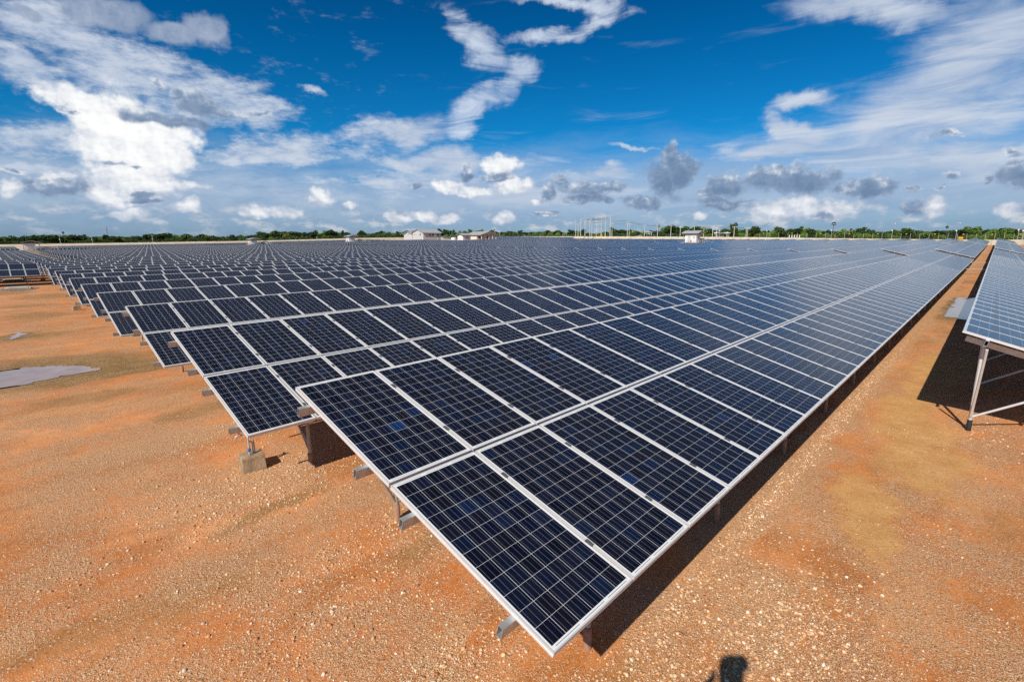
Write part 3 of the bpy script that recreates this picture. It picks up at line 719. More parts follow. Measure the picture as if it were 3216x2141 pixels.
# areas kept free of tables: huts and buildings (x0, x1, y0, y1)
CLEAR = [(60, 74, 215, 232), (118, 134, 222, 240), (160, 194, 232, 262), (166, 204, 198, 230), (150, 170, 64, 84), (-2, 14, 190, 207)]
def blocked(a, b, y):
    return any(a < c[1] and b > c[0] and y < c[3] and y + 4 > c[2] for c in CLEAR)
def fill(xa, xb, y, label, dz=0.0):
    """tables from xa to xb in strings of 13 modules, merged as far as the free places allow"""
    unit = 13 * PX
    n = int((xb - xa) / unit)
    run = None
    for k in range(n + 1):
        free = k < n and not blocked(xa + k * unit, xa + (k + 1) * unit, y)
        if free and run is None: run = k
        if not free and run is not None:
            far_table(xa + run * unit, y, 13 * (k - run), label, dz)
            run = None
for k, y in enumerate(ROW_Y):
    x0 = ROW_X[k] if k < len(ROW_X) else (0.9 if y < 83 else 6.2)
    if k < 13:
        lab = 'long table of dark blue panels, %s row from the camera, ending at the clearing' % ORD[k]
        s = slope_of(x0, x0 + 79, y + 2)
        if k < 3:
            near_table(x0, y, ground_z(x0, y + 2), s, lab, 78, 50, 16 if k < 2 else 10, 9 if k < 2 else 4)
        else:
            near_table(x0, y, ground_z(x0, y + 2), s, lab, 78, 40 if k < 9 else 26, 0, 0)
    else:
        fill(x0, x0 + 79.2, y, MIDLAB if k < 24 else FARLAB)
    sec2 = x0 + 80.0 if k < 13 else x0 + 79.9
    l2 = ('table of panels in the %s row just past the first narrow gap' % ORD[k]) if k < 5 else MIDLAB if k < 24 else FARLAB
    far2 = [(sec2, sec2 + 79.2, 0.16)]
    far2.append((sec2 + 80.0, sec2 + 80.0 + 52.7, 0.22) if y < 166 else (sec2 + 80.0, 256, 0.2))
    for i_, (a, b, dz) in enumerate(far2):
        fill(a, b, y, l2 if i_ == 0 else (FARLAB if k >= 5 else 'table of panels in the %s row beyond the second gap, ending at the bank' % ORD[k]), dz)
    # block to the left of the clearing and the aisle
    if y > 62:
        xr = 0.62 if y < 83 else 3.4
        lab = 'tilted table of dark blue panels facing the clearing at its far left end' if 62 < y < 70 else 'tilted table of dark blue panels in the block left of the white hut'
        for q in range(2):
            n = 39
            xs_ = xr - (q + 1) * n * PX - q * 0.8
            if not blocked(xs_, xs_ + n * PX, y):
                far_table(xs_, y, n, lab if q == 0 else FARLAB)
            else:
                far_table(xs_, y, 26, lab if q == 0 else FARLAB)
# the row on the far side of the walkway, at the right edge
def right_row():
    x0, y0 = 9.83, -5.30
    near_table(x0, y0, ground_z(x0, y0 + 2), slope_of(x0, x0 + 79, y0), 'long table of panels at the right edge, raised corner on a galvanised pipe leg',
               78, 50, 10, 9, 0.50, True)
    far_table(x0 + 79.6, y0, 78, 'table of panels past the gap in the row right of the orange walkway', 0.14)
    far_table(x0 + 159, y0, 39, 'last table of panels before the bank in the row right of the orange walkway', 0.2)
right_row()

# ---------------------------------------------------------------- bank, road and land round the field
# inner foot (x, y) and outer crest (x, y, z)
EDGE = [((214.5, -160), (219, -160, 3.0)), ((214.5, 0), (219, 0, 3.05)), ((214.5, 40), (219, 40, 4.0)), ((214.5, 77), (219, 77, 5.0)), ((214.5, 122), (219, 122, 5.85)),
        ((214.5, 168), (219, 163, 6.6)), ((258, 172), (264, 166, 7.0)), ((258, 266), (264, 271, 8.3)), ((150, 266), (150, 271, 6.8)), ((95, 266), (95, 271, 5.2)),
        ((40, 266), (40, 271, 4.3)), ((0, 266), (0, 271, 3.7)), ((-200, 266), (-200, 271, 3.2))]
def subdivide(pts, step=4.0):
    out = []
    for (a0, a1), (b0, b1) in zip(pts[:-1], pts[1:]):
        L = max(math.dist(a1[:2], b1[:2]), math.dist(a0, b0))
        n = max(1, int(L / step))
        for k in range(n):
            t_ = k / n
            out.append((tuple(x + (y - x) * t_ for x, y in zip(a0, b0)), tuple(x + (y - x) * t_ for x, y in zip(a1, b1))))
    out.append(pts[-1])
    return out
EDGE_F = subdivide(EDGE)
def bank_material():
    m_ = bpy.data.materials.new('lined_bank')
    m_.use_nodes = True
    g = NG(m_.node_tree)
    b = g.nodes['Principled BSDF']
    pos = g.n('ShaderNodeNewGeometry').outputs['Position']
    s = g.n('ShaderNodeSeparateXYZ', {0: pos}).outputs
    n_ = g.noise(pos, 0.5, 5, 0.6)
    c = g.mix(g.rng(n_, 0.3, 0.7), (0.50, 0.40, 0.29), (0.66, 0.57, 0.45))
    ln = g.m('GREATER_THAN', g.m('FRACT', g.m('DIVIDE', g.m('ADD', s[1], g.m('MULTIPLY', n_, 0.3)), 3.5)), 0.93)
    c = g.mix(g.m('MULTIPLY', ln, 0.45), c, (0.28, 0.21, 0.14))
    g.put(b.inputs['Base Color'], c)
    b.inputs['Roughness'].default_value = 0.9
    return m_
M_BANK = bank_material()
M_ROAD = mat('dusty_road', (0.50, 0.42, 0.34), 0.9, 0.0, 0.15, 0.3, coord='Object')
M_DRYGRASS = mat('dry_grass', (0.23, 0.19, 0.075), 0.95, 0.0, 0.35, 0.8)
M_LAND = mat('green_land', (0.085, 0.105, 0.03), 0.95, 0.0, 0.45, 0.15)
def out_dir(x, y):
    d = Vector((x - CAM.x, y - CAM.y)); return d.normalized()
def ringpt(e, off):
    x, y, z = e[1]
    d = out_dir(x, y)
    return (x + d.x * off, y + d.y * off, z)
def build_land():
    mb = MB()
    for a, b in zip(EDGE_F[:-1], EDGE_F[1:]):
        pa = (*a[0], ground_z(*a[0]) - 0.05); pb = (*b[0], ground_z(*b[0]) - 0.05)
        mb.face([pa, pb, b[1], a[1]])
    o = mb.build('embankment', [M_BANK])
    tag(o, 'pale concrete lined bank rising behind the field', 'embankment', kind='structure')
    for name, o0, o1, m_, lab, c in (('verge', 0, 4, M_DRYGRASS, 'dry grass verge along the crest of the bank', 'verge'), ('road', 4, 9, M_ROAD, 'dusty perimeter road behind the bank', 'road'),
                                     ('land', 9, 6000, M_LAND, 'flat green land beyond the field', 'land')):
        mb = MB()
        for a, b in zip(EDGE_F[:-1], EDGE_F[1:]):
            mb.face([ringpt(a, o0), ringpt(b, o0), ringpt(b, o1), ringpt(a, o1)])
        tag(mb.build(name, [m_]), lab, c, kind='structure')
build_land()
def bearing(px):
    """horizontal unit direction from the camera for a column of the photograph"""
    v = _rr * ((px - 1608.0) / 1548.3) + _f + _uu * ((1070.5 - 762.0) / 1548.3)
    return Vector((v.x, v.y)).normalized()
def crest(px):
    """distance and height of the bank crest along a bearing"""
    d = bearing(px)
    for a, b in zip(EDGE_F[:-1], EDGE_F[1:]):
        p = Vector(a[1][:2]) - CAM.xy; q = Vector(b[1][:2]) - CAM.xy
        e = q - p
        den = d.x * e.y - d.y * e.x
        if abs(den) < 1e-9: continue
        t_ = (p.x * e.y - p.y * e.x) / den
        u_ = (p.x * d.y - p.y * d.x) / den
        if t_ > 0 and -1e-6 <= u_ <= 1 + 1e-6:
            return t_, a[1][2] + (b[1][2] - a[1][2]) * u_
    return 280.0, 4.0
def beyond(px, off):
    """a spot on the land `off` metres behind the crest, and the metres one photo pixel covers there"""
    t_, z = crest(px)
    d = bearing(px)
    r_ = t_ + off
    depth = r_ * (d.x * _f.x + d.y * _f.y)
    return Vector((CAM.x + d.x * r_, CAM.y + d.y * r_, z)), depth / 1548.3
def infield(px, dist, dz=0.0):
    d = bearing(px)
    x = CAM.x + d.x * dist; y = CAM.y + d.y * dist
    return Vector((x, y, ground_z(x, y) + dz)), dist * (d.x * _f.x + d.y * _f.y) / 1548.3

# ---------------------------------------------------------------- trees
def leaf_material(name, c1, c2, c3):
    m_ = bpy.data.materials.new(name)
    m_.use_nodes = True
    g = NG(m_.node_tree)
    b = g.nodes['Principled BSDF']
    co = g.n('ShaderNodeTexCoord').outputs['Object']
    oi = g.n('ShaderNodeObjectInfo').outputs['Random']
    f = g.noise(co, 0.9, 4, 0.7)
    c = g.mix(g.rng(f, 0.35, 0.65), c1, c2)
    pid = g.n('ShaderNodeAttribute', attribute_name='pid').outputs['Fac']
    c = g.mix(g.rng(pid, 0.55, 1.0), c, c3)
    hs = g.n('ShaderNodeHueSaturation', {'Hue': g.rng(oi, 0, 1, 0.475, 0.515), 'Saturation': 0.95, 'Value': g.rng(g.m('FRACT', g.m('MULTIPLY', oi, 7.3)), 0, 1, 0.6, 1.45), 'Color': c})
    g.put(b.inputs['Base Color'], hs.outputs[0])
    b.inputs['Roughness'].default_value = 0.6
    b.inputs['Specular IOR Level'].default_value = 0.25
    return m_
M_LEAF = leaf_material('dark_leaves', (0.030, 0.066, 0.018), (0.060, 0.108, 0.026), (0.11, 0.16, 0.038))
M_LEAF_B = leaf_material('bright_leaves', (0.085, 0.175, 0.024), (0.14, 0.25, 0.034), (0.24, 0.33, 0.06))
M_LEAF_Y = leaf_material('yellow_leaves', (0.20, 0.22, 0.04), (0.30, 0.30, 0.07), (0.40, 0.38, 0.10))
M_FROND = leaf_material('palm_fronds', (0.030, 0.055, 0.016), (0.055, 0.085, 0.026), (0.10, 0.11, 0.04))
M_BARK = mat('bark', (0.14, 0.10, 0.07), 0.9, 0.0, 0.3, 6)
def crown_mesh(seed, lobes, n, leaf, mats):
    """many leaf-sized faces spread through lobes: (x, y, z, rx, ry, rz), unit tree height"""
    r = random.Random(seed)
    mb = MB()
    wsum = [l[3] * l[4] * l[5] for l in lobes]
    for _ in range(n):
        l = r.choices(lobes, wsum)[0]
        while True:
            v = Vector((r.uniform(-1, 1), r.uniform(-1, 1), r.uniform(-1, 1)))
            if 0.05 < v.length < 1: break
        v = v.normalized() * (v.length ** 0.45)
        nz = mnoise.noise(Vector((v.x * 1.7 + seed, v.y * 1.7, v.z * 1.7)) + Vector(l[:3]) * 4)
        if nz < -0.28: continue
        k = 0.82 + 0.5 * nz
        c = Vector((l[0] + v.x * l[3] * k, l[1] + v.y * l[4] * k, l[2] + v.z * l[5] * k))
        a = Vector((r.gauss(0, 1), r.gauss(0, 1), r.gauss(0, .7))).normalized()
        b = a.cross(Vector((r.gauss(0, 1), r.gauss(0, 1), r.gauss(0, 1)))).normalized()
        s = leaf * r.uniform(0.6, 1.4)
        mb.face([c - a * s, c + b * s * .6, c + a * s, c - b * s * .6], 0, pid=r.random())
    return mb.mesh('crown', mats)
def trunk_mesh(seed, h, r0, lean=0.04, limbs=4, top=None):
    r = random.Random(seed)
    mb = MB()
    pts = [Vector((0, 0, -0.03))]
    for k in range(1, 6):
        pts.append(Vector((r.gauss(0, lean) * k / 5, r.gauss(0, lean) * k / 5, h * k / 5)))
    mb.tube(pts, [r0 * (1 - 0.11 * i) for i in range(6)], 7)
    for k in range(limbs):
        a = r.uniform(0, 6.28); z = h * r.uniform(.6, .95)
        p0 = Vector((0, 0, z)); q = Vector((math.cos(a) * .16, math.sin(a) * .16, z + .2))
        mb.tube([p0, (p0 + q) / 2 + Vector((0, 0, .03)), q], [r0 * .5, r0 * .35, r0 * .18], 5)
    return mb.mesh('trunk', [M_BARK])
KINDS = {
 'round': (trunk_mesh(1, .40, .022), crown_mesh(1, [(0, 0, .62, .30, .30, .30), (.18, .05, .50, .22, .2, .22), (-.18, -.04, .52, .22, .22, .22), (.02, .14, .74, .2, .2, .22)], 1500, .045, [M_LEAF])),
 'broad': (trunk_mesh(2, .45, .026), crown_mesh(2, [(0, 0, .70, .44, .44, .20), (.30, .1, .62, .24, .24, .18), (-.32, 0, .64, .25, .25, .18), (.05, -.2, .82, .26, .26, .15), (-.1, .2, .45, .3, .3, .2)], 1700, .045, [M_LEAF])),
 'ragged': (trunk_mesh(3, .6, .020), crown_mesh(3, [(0, 0, .55, .20, .20, .24), (.12, 0, .74, .15, .15, .15), (-.11, .05, .84, .13, .13, .13), (-.16, 0, .5, .14, .14, .16), (.18, .02, .42, .14, .14, .14)], 1200, .042, [M_LEAF])),
 'bright': (trunk_mesh(4, .4, .020), crown_mesh(4, [(0, 0, .60, .30, .30, .28), (.2, 0, .44, .24, .24, .24), (-.2, 0, .46, .24, .24, .26), (0, .1, .80, .18, .18, .17)], 1500, .045, [M_LEAF_B])),
 'tall': (trunk_mesh(5, .7, .016), crown_mesh(5, [(0, 0, .72, .16, .16, .24), (.07, 0, .50, .16, .16, .18), (-.09, .02, .88, .11, .11, .11)], 1000, .036, [M_LEAF_B])),
 'yellow': (trunk_mesh(6, .4, .022), crown_mesh(6, [(0, 0, .62, .32, .32, .30), (.2, 0, .48, .22, .22, .24), (-.2, 0, .5, .22, .22, .24)], 1100, .034, [M_LEAF_Y])),
 'bush': (trunk_mesh(7, .3, .03), crown_mesh(7, [(0, 0, .40, .50, .50, .40), (.4, 0, .30, .40, .40, .30), (-.42, .1, .32, .42, .42, .30), (.1, 0, .62, .35, .35, .3)], 1000, .05, [M_LEAF_B])),
 'scrub': (trunk_mesh(8, .3, .03), crown_mesh(8, [(0, 0, .40, .60, .60, .40), (.5, 0, .34, .45, .45, .34), (-.5, .1, .36, .5, .5, .34), (.2, 0, .62, .4, .4, .3)], 1000, .05, [M_LEAF])),
}
def palm_meshes():
    r = random.Random(5)
    mt = MB()
    mt.tube([(0, 0, -.03), (.01, 0, .3), (-.005, 0, .6), (0, 0, .86)], [.020, .016, .014, .013], 8)
    mc = MB()
    for k in range(46):                      # stiff fans on stalks in a ball
        a = r.uniform(0, 6.28); e = r.uniform(-.7, 1.45)
        d = Vector((math.cos(a) * math.cos(e), math.sin(a) * math.cos(e), math.sin(e)))
        c = Vector((0, 0, .87))
        s = d.cross(Vector((0, 0, 1))).normalized() if abs(d.z) < .98 else Vector((1, 0, 0))
        L = .13 * r.uniform(.8, 1.15)
        base = c + d * L * .45
        for j in range(-4, 5):
            w = j / 4 * 1.15
            tip = base + (d * math.cos(w) + s * math.sin(w)) * L * .62
            wd = d.cross(s) * .006 + s * .004
            mc.face([base, base + (tip - base) * .6 + wd + s * .007, tip, base + (tip - base) * .6 - wd - s * .007], 0, pid=r.random())
    return mt.mesh('trunk', [M_BARK]), mc.mesh('crown', [M_FROND])
KINDS['palm'] = palm_meshes()
def plant(kind, p, h, label, group=None, name='tree', cat='tree', wide=1.0):
    t_, c_ = KINDS[kind]
    o = empty(name, p, (0, 0, rng.uniform(0, 6.28)))
    o.scale = (h * wide, h * wide, h)
    tag(o, label, cat, group)
    link('trunk', t_, o); link('crown', c_, o)
    return o
TOPS = [(-120, 742), (0, 744), (100, 743), (165, 738), (200, 742), (330, 741), (420, 742), (520, 737), (600, 740), (640, 735), (700, 744), (760, 738), (800, 740), (830, 733), (870, 731),
        (935, 732), (1000, 731), (1045, 727), (1110, 735), (1200, 730), (1290, 727), (1380, 724), (1440, 726), (1530, 724), (1600, 728), (1700, 726), (1760, 730), (1800, 724),
        (1880, 733), (1930, 724), (2000, 726), (2060, 728), (2100, 716), (2200, 718), (2260, 724), (2330, 722), (2400, 724), (2520, 718), (2600, 727), (2690, 724),
        (2750, 727), (2900, 727), (2990, 724), (3120, 722), (3216, 721), (3400, 720)]
def top_at(px):
    for (a, y0), (b, y1) in zip(TOPS[:-1], TOPS[1:]):
        if a <= px <= b: return y0 + (y1 - y0) * (px - a) / (b - a)
    return 725
def y_of(p):
    q = Vector(p) - CAM
    return 1070.5 - 1548.3 * q.dot(_uu) / q.dot(_f)
BELT_L = {'round': 'dark rounded tree in the belt beyond the field', 'broad': 'spreading dark tree in the belt beyond the field', 'ragged': 'ragged open crowned tree in the belt beyond the field',
          'bright': 'bright green bushy tree in the belt beyond the field', 'tall': 'slim pale green tree in the belt beyond the field'}
def belt():
    r = random.Random(4)
    px = -110.0
    while px < 3340:
        right = px > 2350
        kinds = ['round', 'broad', 'ragged', 'bright', 'tall']
        w = [3, 3, 2, .7, .5] if px < 1150 else [3, 3, 2, 1.5, 1.2] if not right else [1.5, 2, 1.5, 3.5, 1]
        k = r.choices(kinds, w)[0]
        p, mpp = beyond(px, r.uniform(16, 60))
        h = max(2.5, (y_of(p) - top_at(px) + r.uniform(-7.0, 1.5) + (r.uniform(2, 6) if r.random() < .13 else 0)) * mpp * 1.22)
        plant(k, p, h, BELT_L[k], 'trees of the belt beyond the field', wide=r.uniform(1.2, 1.9))
        px += r.uniform(11, 19)
    px = -110.0
    while px < 3340:
        p, mpp = beyond(px, r.uniform(12, 22))
        h = r.uniform(11, 18) * mpp * (1.25 if px > 2350 else 0.95)
        k = 'bush' if r.random() < (.75 if px > 2350 else .30 if px > 1150 else .12) else 'scrub'
        plant(k, p, h, 'bright green shrub at the foot of the tree belt' if k == 'bush' else 'dark green shrub at the foot of the tree belt', 'shrubs below the tree belt', 'shrub', 'shrub', r.uniform(1.0, 1.5))
        px += r.uniform(15, 26)
belt()
def woodland():
    """the wood behind the belt, which reads as one dark mass"""
    r = random.Random(8)
    mb = MB()
    px = -160.0
    while px < 3400:
        for _ in range(26):
            p, mpp = beyond(px + r.uniform(-4, 4), r.uniform(75, 120))
            hh = max(2.0, (y_of(p) - top_at(px) - 4 + 5 * mnoise.noise(Vector((px * .035, 0, 3)))) * mpp)
            c = p + Vector((0, 0, hh * math.sqrt(r.random())))
            a = Vector((r.gauss(0, 1), r.gauss(0, 1), r.gauss(0, .7))).normalized()
            b = a.cross(Vector((r.gauss(0, 1), r.gauss(0, 1), r.gauss(0, 1)))).normalized()
            s = r.uniform(.35, .85)
            mb.face([c - a * s, c + b * s * .7, c + a * s, c - b * s * .7], 0, pid=r.random())
        px += 2.6
    o = mb.build('woodland', [M_LEAF])
    tag(o, 'dark far off wood behind the belt of trees', 'woodland', kind='stuff')
woodland()
for px, ty, k, off, lab, w in [(903, 728, 'yellow', 14, 'yellowish flowering tree standing out in the belt beyond the white huts', 1.0),
                            (2300, 699, 'ragged', 14, 'tallest ragged tree, right of the white hut on the right', 1.1), (2370, 709, 'round', 14, 'big dark round tree behind the bank, right of the tallest tree', 1.4),
                            (2445, 711, 'broad', 16, 'broad tree beside the white bollards on the bank', 1.0), (2100, 706, 'broad', 18, 'broad crowned tree left of the white hut on the right', 1.0),
                            (1830, 719, 'round', 30, 'dark round tree behind the four front power poles', 1.2), (1920, 713, 'tall', 24, 'pale green tree among the tall power poles', 1.6),
                            (1078, 723, 'ragged', 18, 'tree rising above the belt left of the middle white hut', 1.1), (640, 734, 'ragged', 18, 'ragged tree rising above the belt left of the yellowish tree', 1.1),
                            (1400, 719, 'ragged', 30, 'tree rising behind the roof of the larger grey building', 1.2), (165, 736, 'round', 18, 'dark round tree behind the white hut at far left', 1.4)]:
    p, mpp = beyond(px, off)
    plant(k, p, (y_of(p) - ty) * mpp, lab, wide=w)
for px, ty, off, lab in [(204, 728, 14, 'tall lone palm above the treeline at far left'), (2612, 699, 14, 'tall palm with a big round crown above the bright shrubs'),
                         (2967, 710, 20, 'small headed tall palm near the right edge'), (2066, 707, 22, 'dark palm between the power poles and the broad tree'),
                         (2668, 718, 24, 'low palm right of the big crowned palm'), (1553, 720, 24, 'palm behind the low grey building')]:
    p, mpp = beyond(px, off)
    plant('palm', p, (y_of(p) - ty) * mpp, lab, None, 'palm_tree', 'palm tree', 1.05 if px in (2612, 2066) else .8)

# ---------------------------------------------------------------- buildings in the field
def gable_roof(mb, x0, x1, y0, y1, z, rise_, th, along='y', mi=0):
    """two sloping slabs"""
    if along == 'y':
        xm = (x0 + x1) / 2
        for xa, xb in ((x0, xm), (x1, xm)):
            za, zb = z, z + rise_
            q = [(xa, y0, za), (xb, y0, zb), (xb, y1, zb), (xa, y1, za)]
            if xa > xb: q = q[::-1]
            mb.hexa(q + [(a, b, c + th) for a, b, c in q], mi)
    else:
        ym = (y0 + y1) / 2
        for ya, yb in ((y0, ym), (y1, ym)):
            q = [(x0, ya, z), (x1, ya, z), (x1, yb, z + rise_), (x0, yb, z + rise_)]
            if ya > yb: q = q[::-1]
            mb.hexa(q + [(a, b, c + th) for a, b, c in q], mi)
def rail_into(mb, pts, h=0.95, mi=0, r=0.03):
    for (xa, ya, z), (xb, yb, _) in zip(pts[:-1], pts[1:]):
        L = math.dist((xa, ya), (xb, yb)); n = max(1, round(L / 1.2))
        for k in range(n + 1):
            t_ = k / n
            x, y = xa + (xb - xa) * t_, ya + (yb - ya) * t_
            mb.tube([(x, y, z), (x, y, z + h)], r, 5, mi, True, False)
        for zz in (h, h * .52):
            mb.tube([(xa, ya, z + zz), (xb, yb, z + zz)], r, 5, mi, True, False)
def shelter(p, L, W, H, label, box_label, s=1.0, dk=2.0):
    """white inverter shelter on a raised deck: ridge along y"""
    o = empty('inverter_shelter', p)
    tag(o, label, 'hut', 'white inverter shelters')
    m = MB(); m.box((0, 0, dk / 2), (W + .6, L + .6, dk - .05)); m.build('deck', [M_CONC_PALE], o)
    wh = (H - dk) * 0.70
    m = MB(); m.box((-W * .10, 0, dk + wh / 2), (W * .60, L * .74, wh)); w_ = m.build('wall', [M_WHITE], o)
    m = MB(); m.box((-W * .40 - .02, L * .10, dk + wh * .46), (.05, L * .20, wh * .85)); m.build('door', [M_GREYWALL], w_)
    m = MB(); m.box((-W * .40 - .02, -L * .22, dk + wh * .62), (.05, L * .16, wh * .30)); m.build('vent', [M_GREYWALL], w_)
    m = MB(); gable_roof(m, -W / 2 - .35, W / 2 + .35, -L / 2 - .35, L / 2 + .35, dk + (H - dk) * .76, (H - dk) * .22, .10 * s); m.build('roof', [M_ROOF], o)
    for sx in (-1, 1):
        for sy in (-1, 1):
            m = MB(); m.tube([(sx * W * .46, sy * L * .46, dk), (sx * W * .46, sy * L * .46, dk + (H - dk) * .80)], .06, 6); m.build('post', [M_STEEL], o)
    m = MB()
    rail_into(m, [(-W / 2, -L / 2, dk), (-W / 2, L * .28, dk)]); rail_into(m, [(-W / 2, -L / 2, dk), (W / 2, -L / 2, dk), (W / 2, L / 2, dk)])
    m.build('railing', [M_WHITE], o)
    m = MB(); m.box((-W / 2 + .12, -L * .06, dk + .45), (.22, .30, .60)); m.build('fire_extinguisher_cabinet', [M_RED], o)
    m = MB()
    for k in range(4):
        m.box((-W / 2 - .45 - .28 * k, L * .38, dk - .14 - dk / 4.6 * k), (.30, .9, .06))
    m.build('steps', [M_WHITE], o)
    b = empty('transformer', (p[0] + W * .5 + 2.2 * s, p[1] - L * .15, p[2]))
    tag(b, box_label, 'transformer', 'cream transformer boxes')
    m = MB(); m.box((0, 0, dk / 2), (2.3 * s, 2.3 * s, dk - .03)); m.build('plinth', [M_CONC_PALE], b)
    m = MB(); m.box((0, 0, dk + .62 * s), (1.5 * s, 1.5 * s, 1.2 * s)); m.build('tank', [M_CREAM], b)
    m = MB(); m.box((0, 0, dk + 1.28 * s), (1.8 * s, 1.8 * s, .10 * s)); m.build('lid', [M_WHITE], b)
    m = MB()
    for k in range(7): m.box((-.85 * s, (-.6 + .2 * k) * s, dk + .6 * s), (.16 * s, .06, .9 * s))
    m.build('cooling_fin', [M_CREAM], b)
    m = MB(); rail_into(m, [(-1.1 * s, -1.1 * s, dk), (2.6 * s, -1.1 * s, dk), (2.6 * s, 1.1 * s, dk)]); m.build('railing', [M_WHITE], b)
p, _ = infield(2176, 173); shelter(p, 5.0, 4.6, 5.7, 'white shelter with grey roof and railings in front of the pale bank', 'cream transformer box beside the shelter in front of the bank')
p, _ = infield(1104, 258); shelter(p, 4.6, 4.6, 5.2, 'white shelter with grey gable roof in the middle left of the field', 'cream transformer box right of the middle left shelter')
p, _ = infield(97, 200); shelter(p, 3.5, 3.7, 4.45, 'open white shelter at the far left behind the rows', 'cream transformer box behind railings right of the far left shelter', .75, 1.8)
p, _ = infield(797, 232); shelter(p, 4.2, 3.8, 4.5, 'small white shelter low on the horizon left of the yellowish tree', 'cream transformer box by the small shelter on the horizon')

def big_house():
    p, _ = infield(1341, 300, 0.9)
    o = empty('control_building', p)
    tag(o, 'larger pale grey building with two stepped gables and a long metal roof', 'building')
    W, L, hw, hr = 10.5, 12.5, 4.7, 1.9
    m = MB(); m.box((0, 0, hw / 2), (L, W, hw))
    m.poly([(-L / 2, -W / 2, hw), (-L / 2, W / 2, hw), (-L / 2, 0, hw + hr - .1), (L / 2, -W / 2, hw), (L / 2, W / 2, hw), (L / 2, 0, hw + hr - .1)], [(0, 2, 1), (3, 4, 5)])
    w_ = m.build('wall', [M_GREYWALL], o)
    for k, (y, z, a, b) in enumerate([(-L * .12, 3.5, 1.1, 1.0), (L * .05, 3.5, 1.1, 1.0), (L * .34, 3.3, 1.4, 1.3)]):
        m = MB(); m.box((y, -W / 2 - .02, z), (a, .05, b)); m.build('window', [M_GLASSY], w_)
    m = MB(); m.box((-L / 2 - .02, -W * .22, 3.6), (.05, .9, 1.0)); m.build('window', [M_GLASSY], w_)
    m = MB(); gable_roof(m, -L / 2 - .7, L / 2 + .7, -W / 2 - .8, W / 2 + .8, hw - .25, hr + .25, .18, 'x'); m.build('roof', [M_ROOF], o)
    # lower gabled wing on the far side
    m = MB(); m.box((-1.5, W / 2 + 4.6, 2.1), (L - 3, 8.6, 4.2))
    xw = -1.5 - (L - 3) / 2
    m.poly([(xw, W / 2 + .3, 4.2), (xw, W / 2 + 8.9, 4.2), (xw, W / 2 + 4.6, 5.3)], [(0, 2, 1)])
    m.build('wing_wall', [M_GREYWALL], o)
    m = MB(); gable_roof(m, xw - .7, xw + L - 2.5, W / 2 + .05, W / 2 + 9.4, 4.0, 1.35, .16, 'x'); m.build('wing_roof', [M_ROOF], o)
    for y in (W * .30, W / 2 + 4.6):
        m = MB(); m.tube([(-L / 2 - .02 if y < W / 2 else xw - .02, y, 4.3), (-L / 2 - .5 if y < W / 2 else xw - .5, y, 4.3)], .42, 12); m.build('wall_fan', [M_WHITE], o)
    m = MB(); m.box((L * .28, -W / 2 - 3.2, 2.6), (L * .62, 3.4, .14)); m.build('canopy', [M_ROOF], o)
    for x in (L * .02, L * .54):
        m = MB(); m.tube([(x, -W / 2 - 4.6, 0), (x, -W / 2 - 4.6, 2.6)], .08, 6); m.build('canopy_post', [M_WHITE], o)
big_house()
def low_house():
    p, _ = infield(1512, 286, 1.0)
    o = empty('low_building', p)
    tag(o, 'low grey roofed building with an open columned gable end', 'building')
    W, L, hw, hr = 11.5, 13.0, 3.3, 1.6
    m = MB(); m.box((0, 2.0, hw / 2), (W, L - 4, hw)); w_ = m.build('wall', [M_CREAM], o)
    m = MB(); m.box((-1.2, 2.0 - (L - 4) / 2 - .02, 1.5), (1.1, .05, 2.3)); m.build('door', [M_GREYWALL], w_)
    for x in (-3.6, 2.4):
        m = MB(); m.box((x, 2.0 - (L - 4) / 2 - .02, 1.9), (1.3, .05, 1.1)); m.build('window', [M_GLASSY], w_)
    m = MB(); m.poly([(-W / 2, -L / 2, hw), (W / 2, -L / 2, hw), (0, -L / 2, hw + hr)], [(0, 1, 2)]); m.poly([(-W / 2, -L / 2 + .1, hw), (W / 2, -L / 2 + .1, hw), (0, -L / 2 + .1, hw + hr)], [(0, 2, 1)]); m.build('gable', [M_CREAM], o)
    m = MB(); gable_roof(m, -W / 2 - .9, W / 2 + .9, -L / 2 - .6, L / 2 + .6, hw - .2, hr + .3, .18, 'y'); m.build('roof', [M_ROOF], o)
    for k in range(5):
        x = -W / 2 + .3 + k * (W - .6) / 4
        m = MB(); m.box((x, -L / 2 + .25, hw / 2), (.32, .32, hw)); m.build('column', [M_CREAM], o)
    q, _ = infield(1458, 272, 1.2)
    o = empty('white_hut', q)
    tag(o, 'white hut with a shallow grey roof in front of the low grey roofed building', 'hut')
    m = MB(); m.box((0, 0, 1.6), (5.4, 4.4, 3.2)); w_ = m.build('wall', [M_WHITE], o)
    m = MB(); m.box((.3, -2.22, 1.7), (1.5, .05, 2.2)); m.build('door', [M_GREYWALL], w_)
    m = MB(); gable_roof(m, -3.6, 3.5, -2.9, 2.9, 3.1, 1.0, .14, 'x'); m.build('roof', [M_ROOF], o)
    q, _ = infield(1425, 266, 1.2)
    o = empty('water_tank', q)
    tag(o, 'low cream tank left of the white hut by the low building', 'tank')
    m = MB(); m.tube([(0, 0, 0), (0, 0, 1.9), (0, 0, 2.1)], [1.4, 1.4, 1.1], 16); m.build('shell', [M_CREAM], o)
    m = MB(); m.tube([(0, 0, 2.1), (0, 0, 2.3)], .35, 10); m.build('hatch', [M_GREYWALL], o)
low_house()
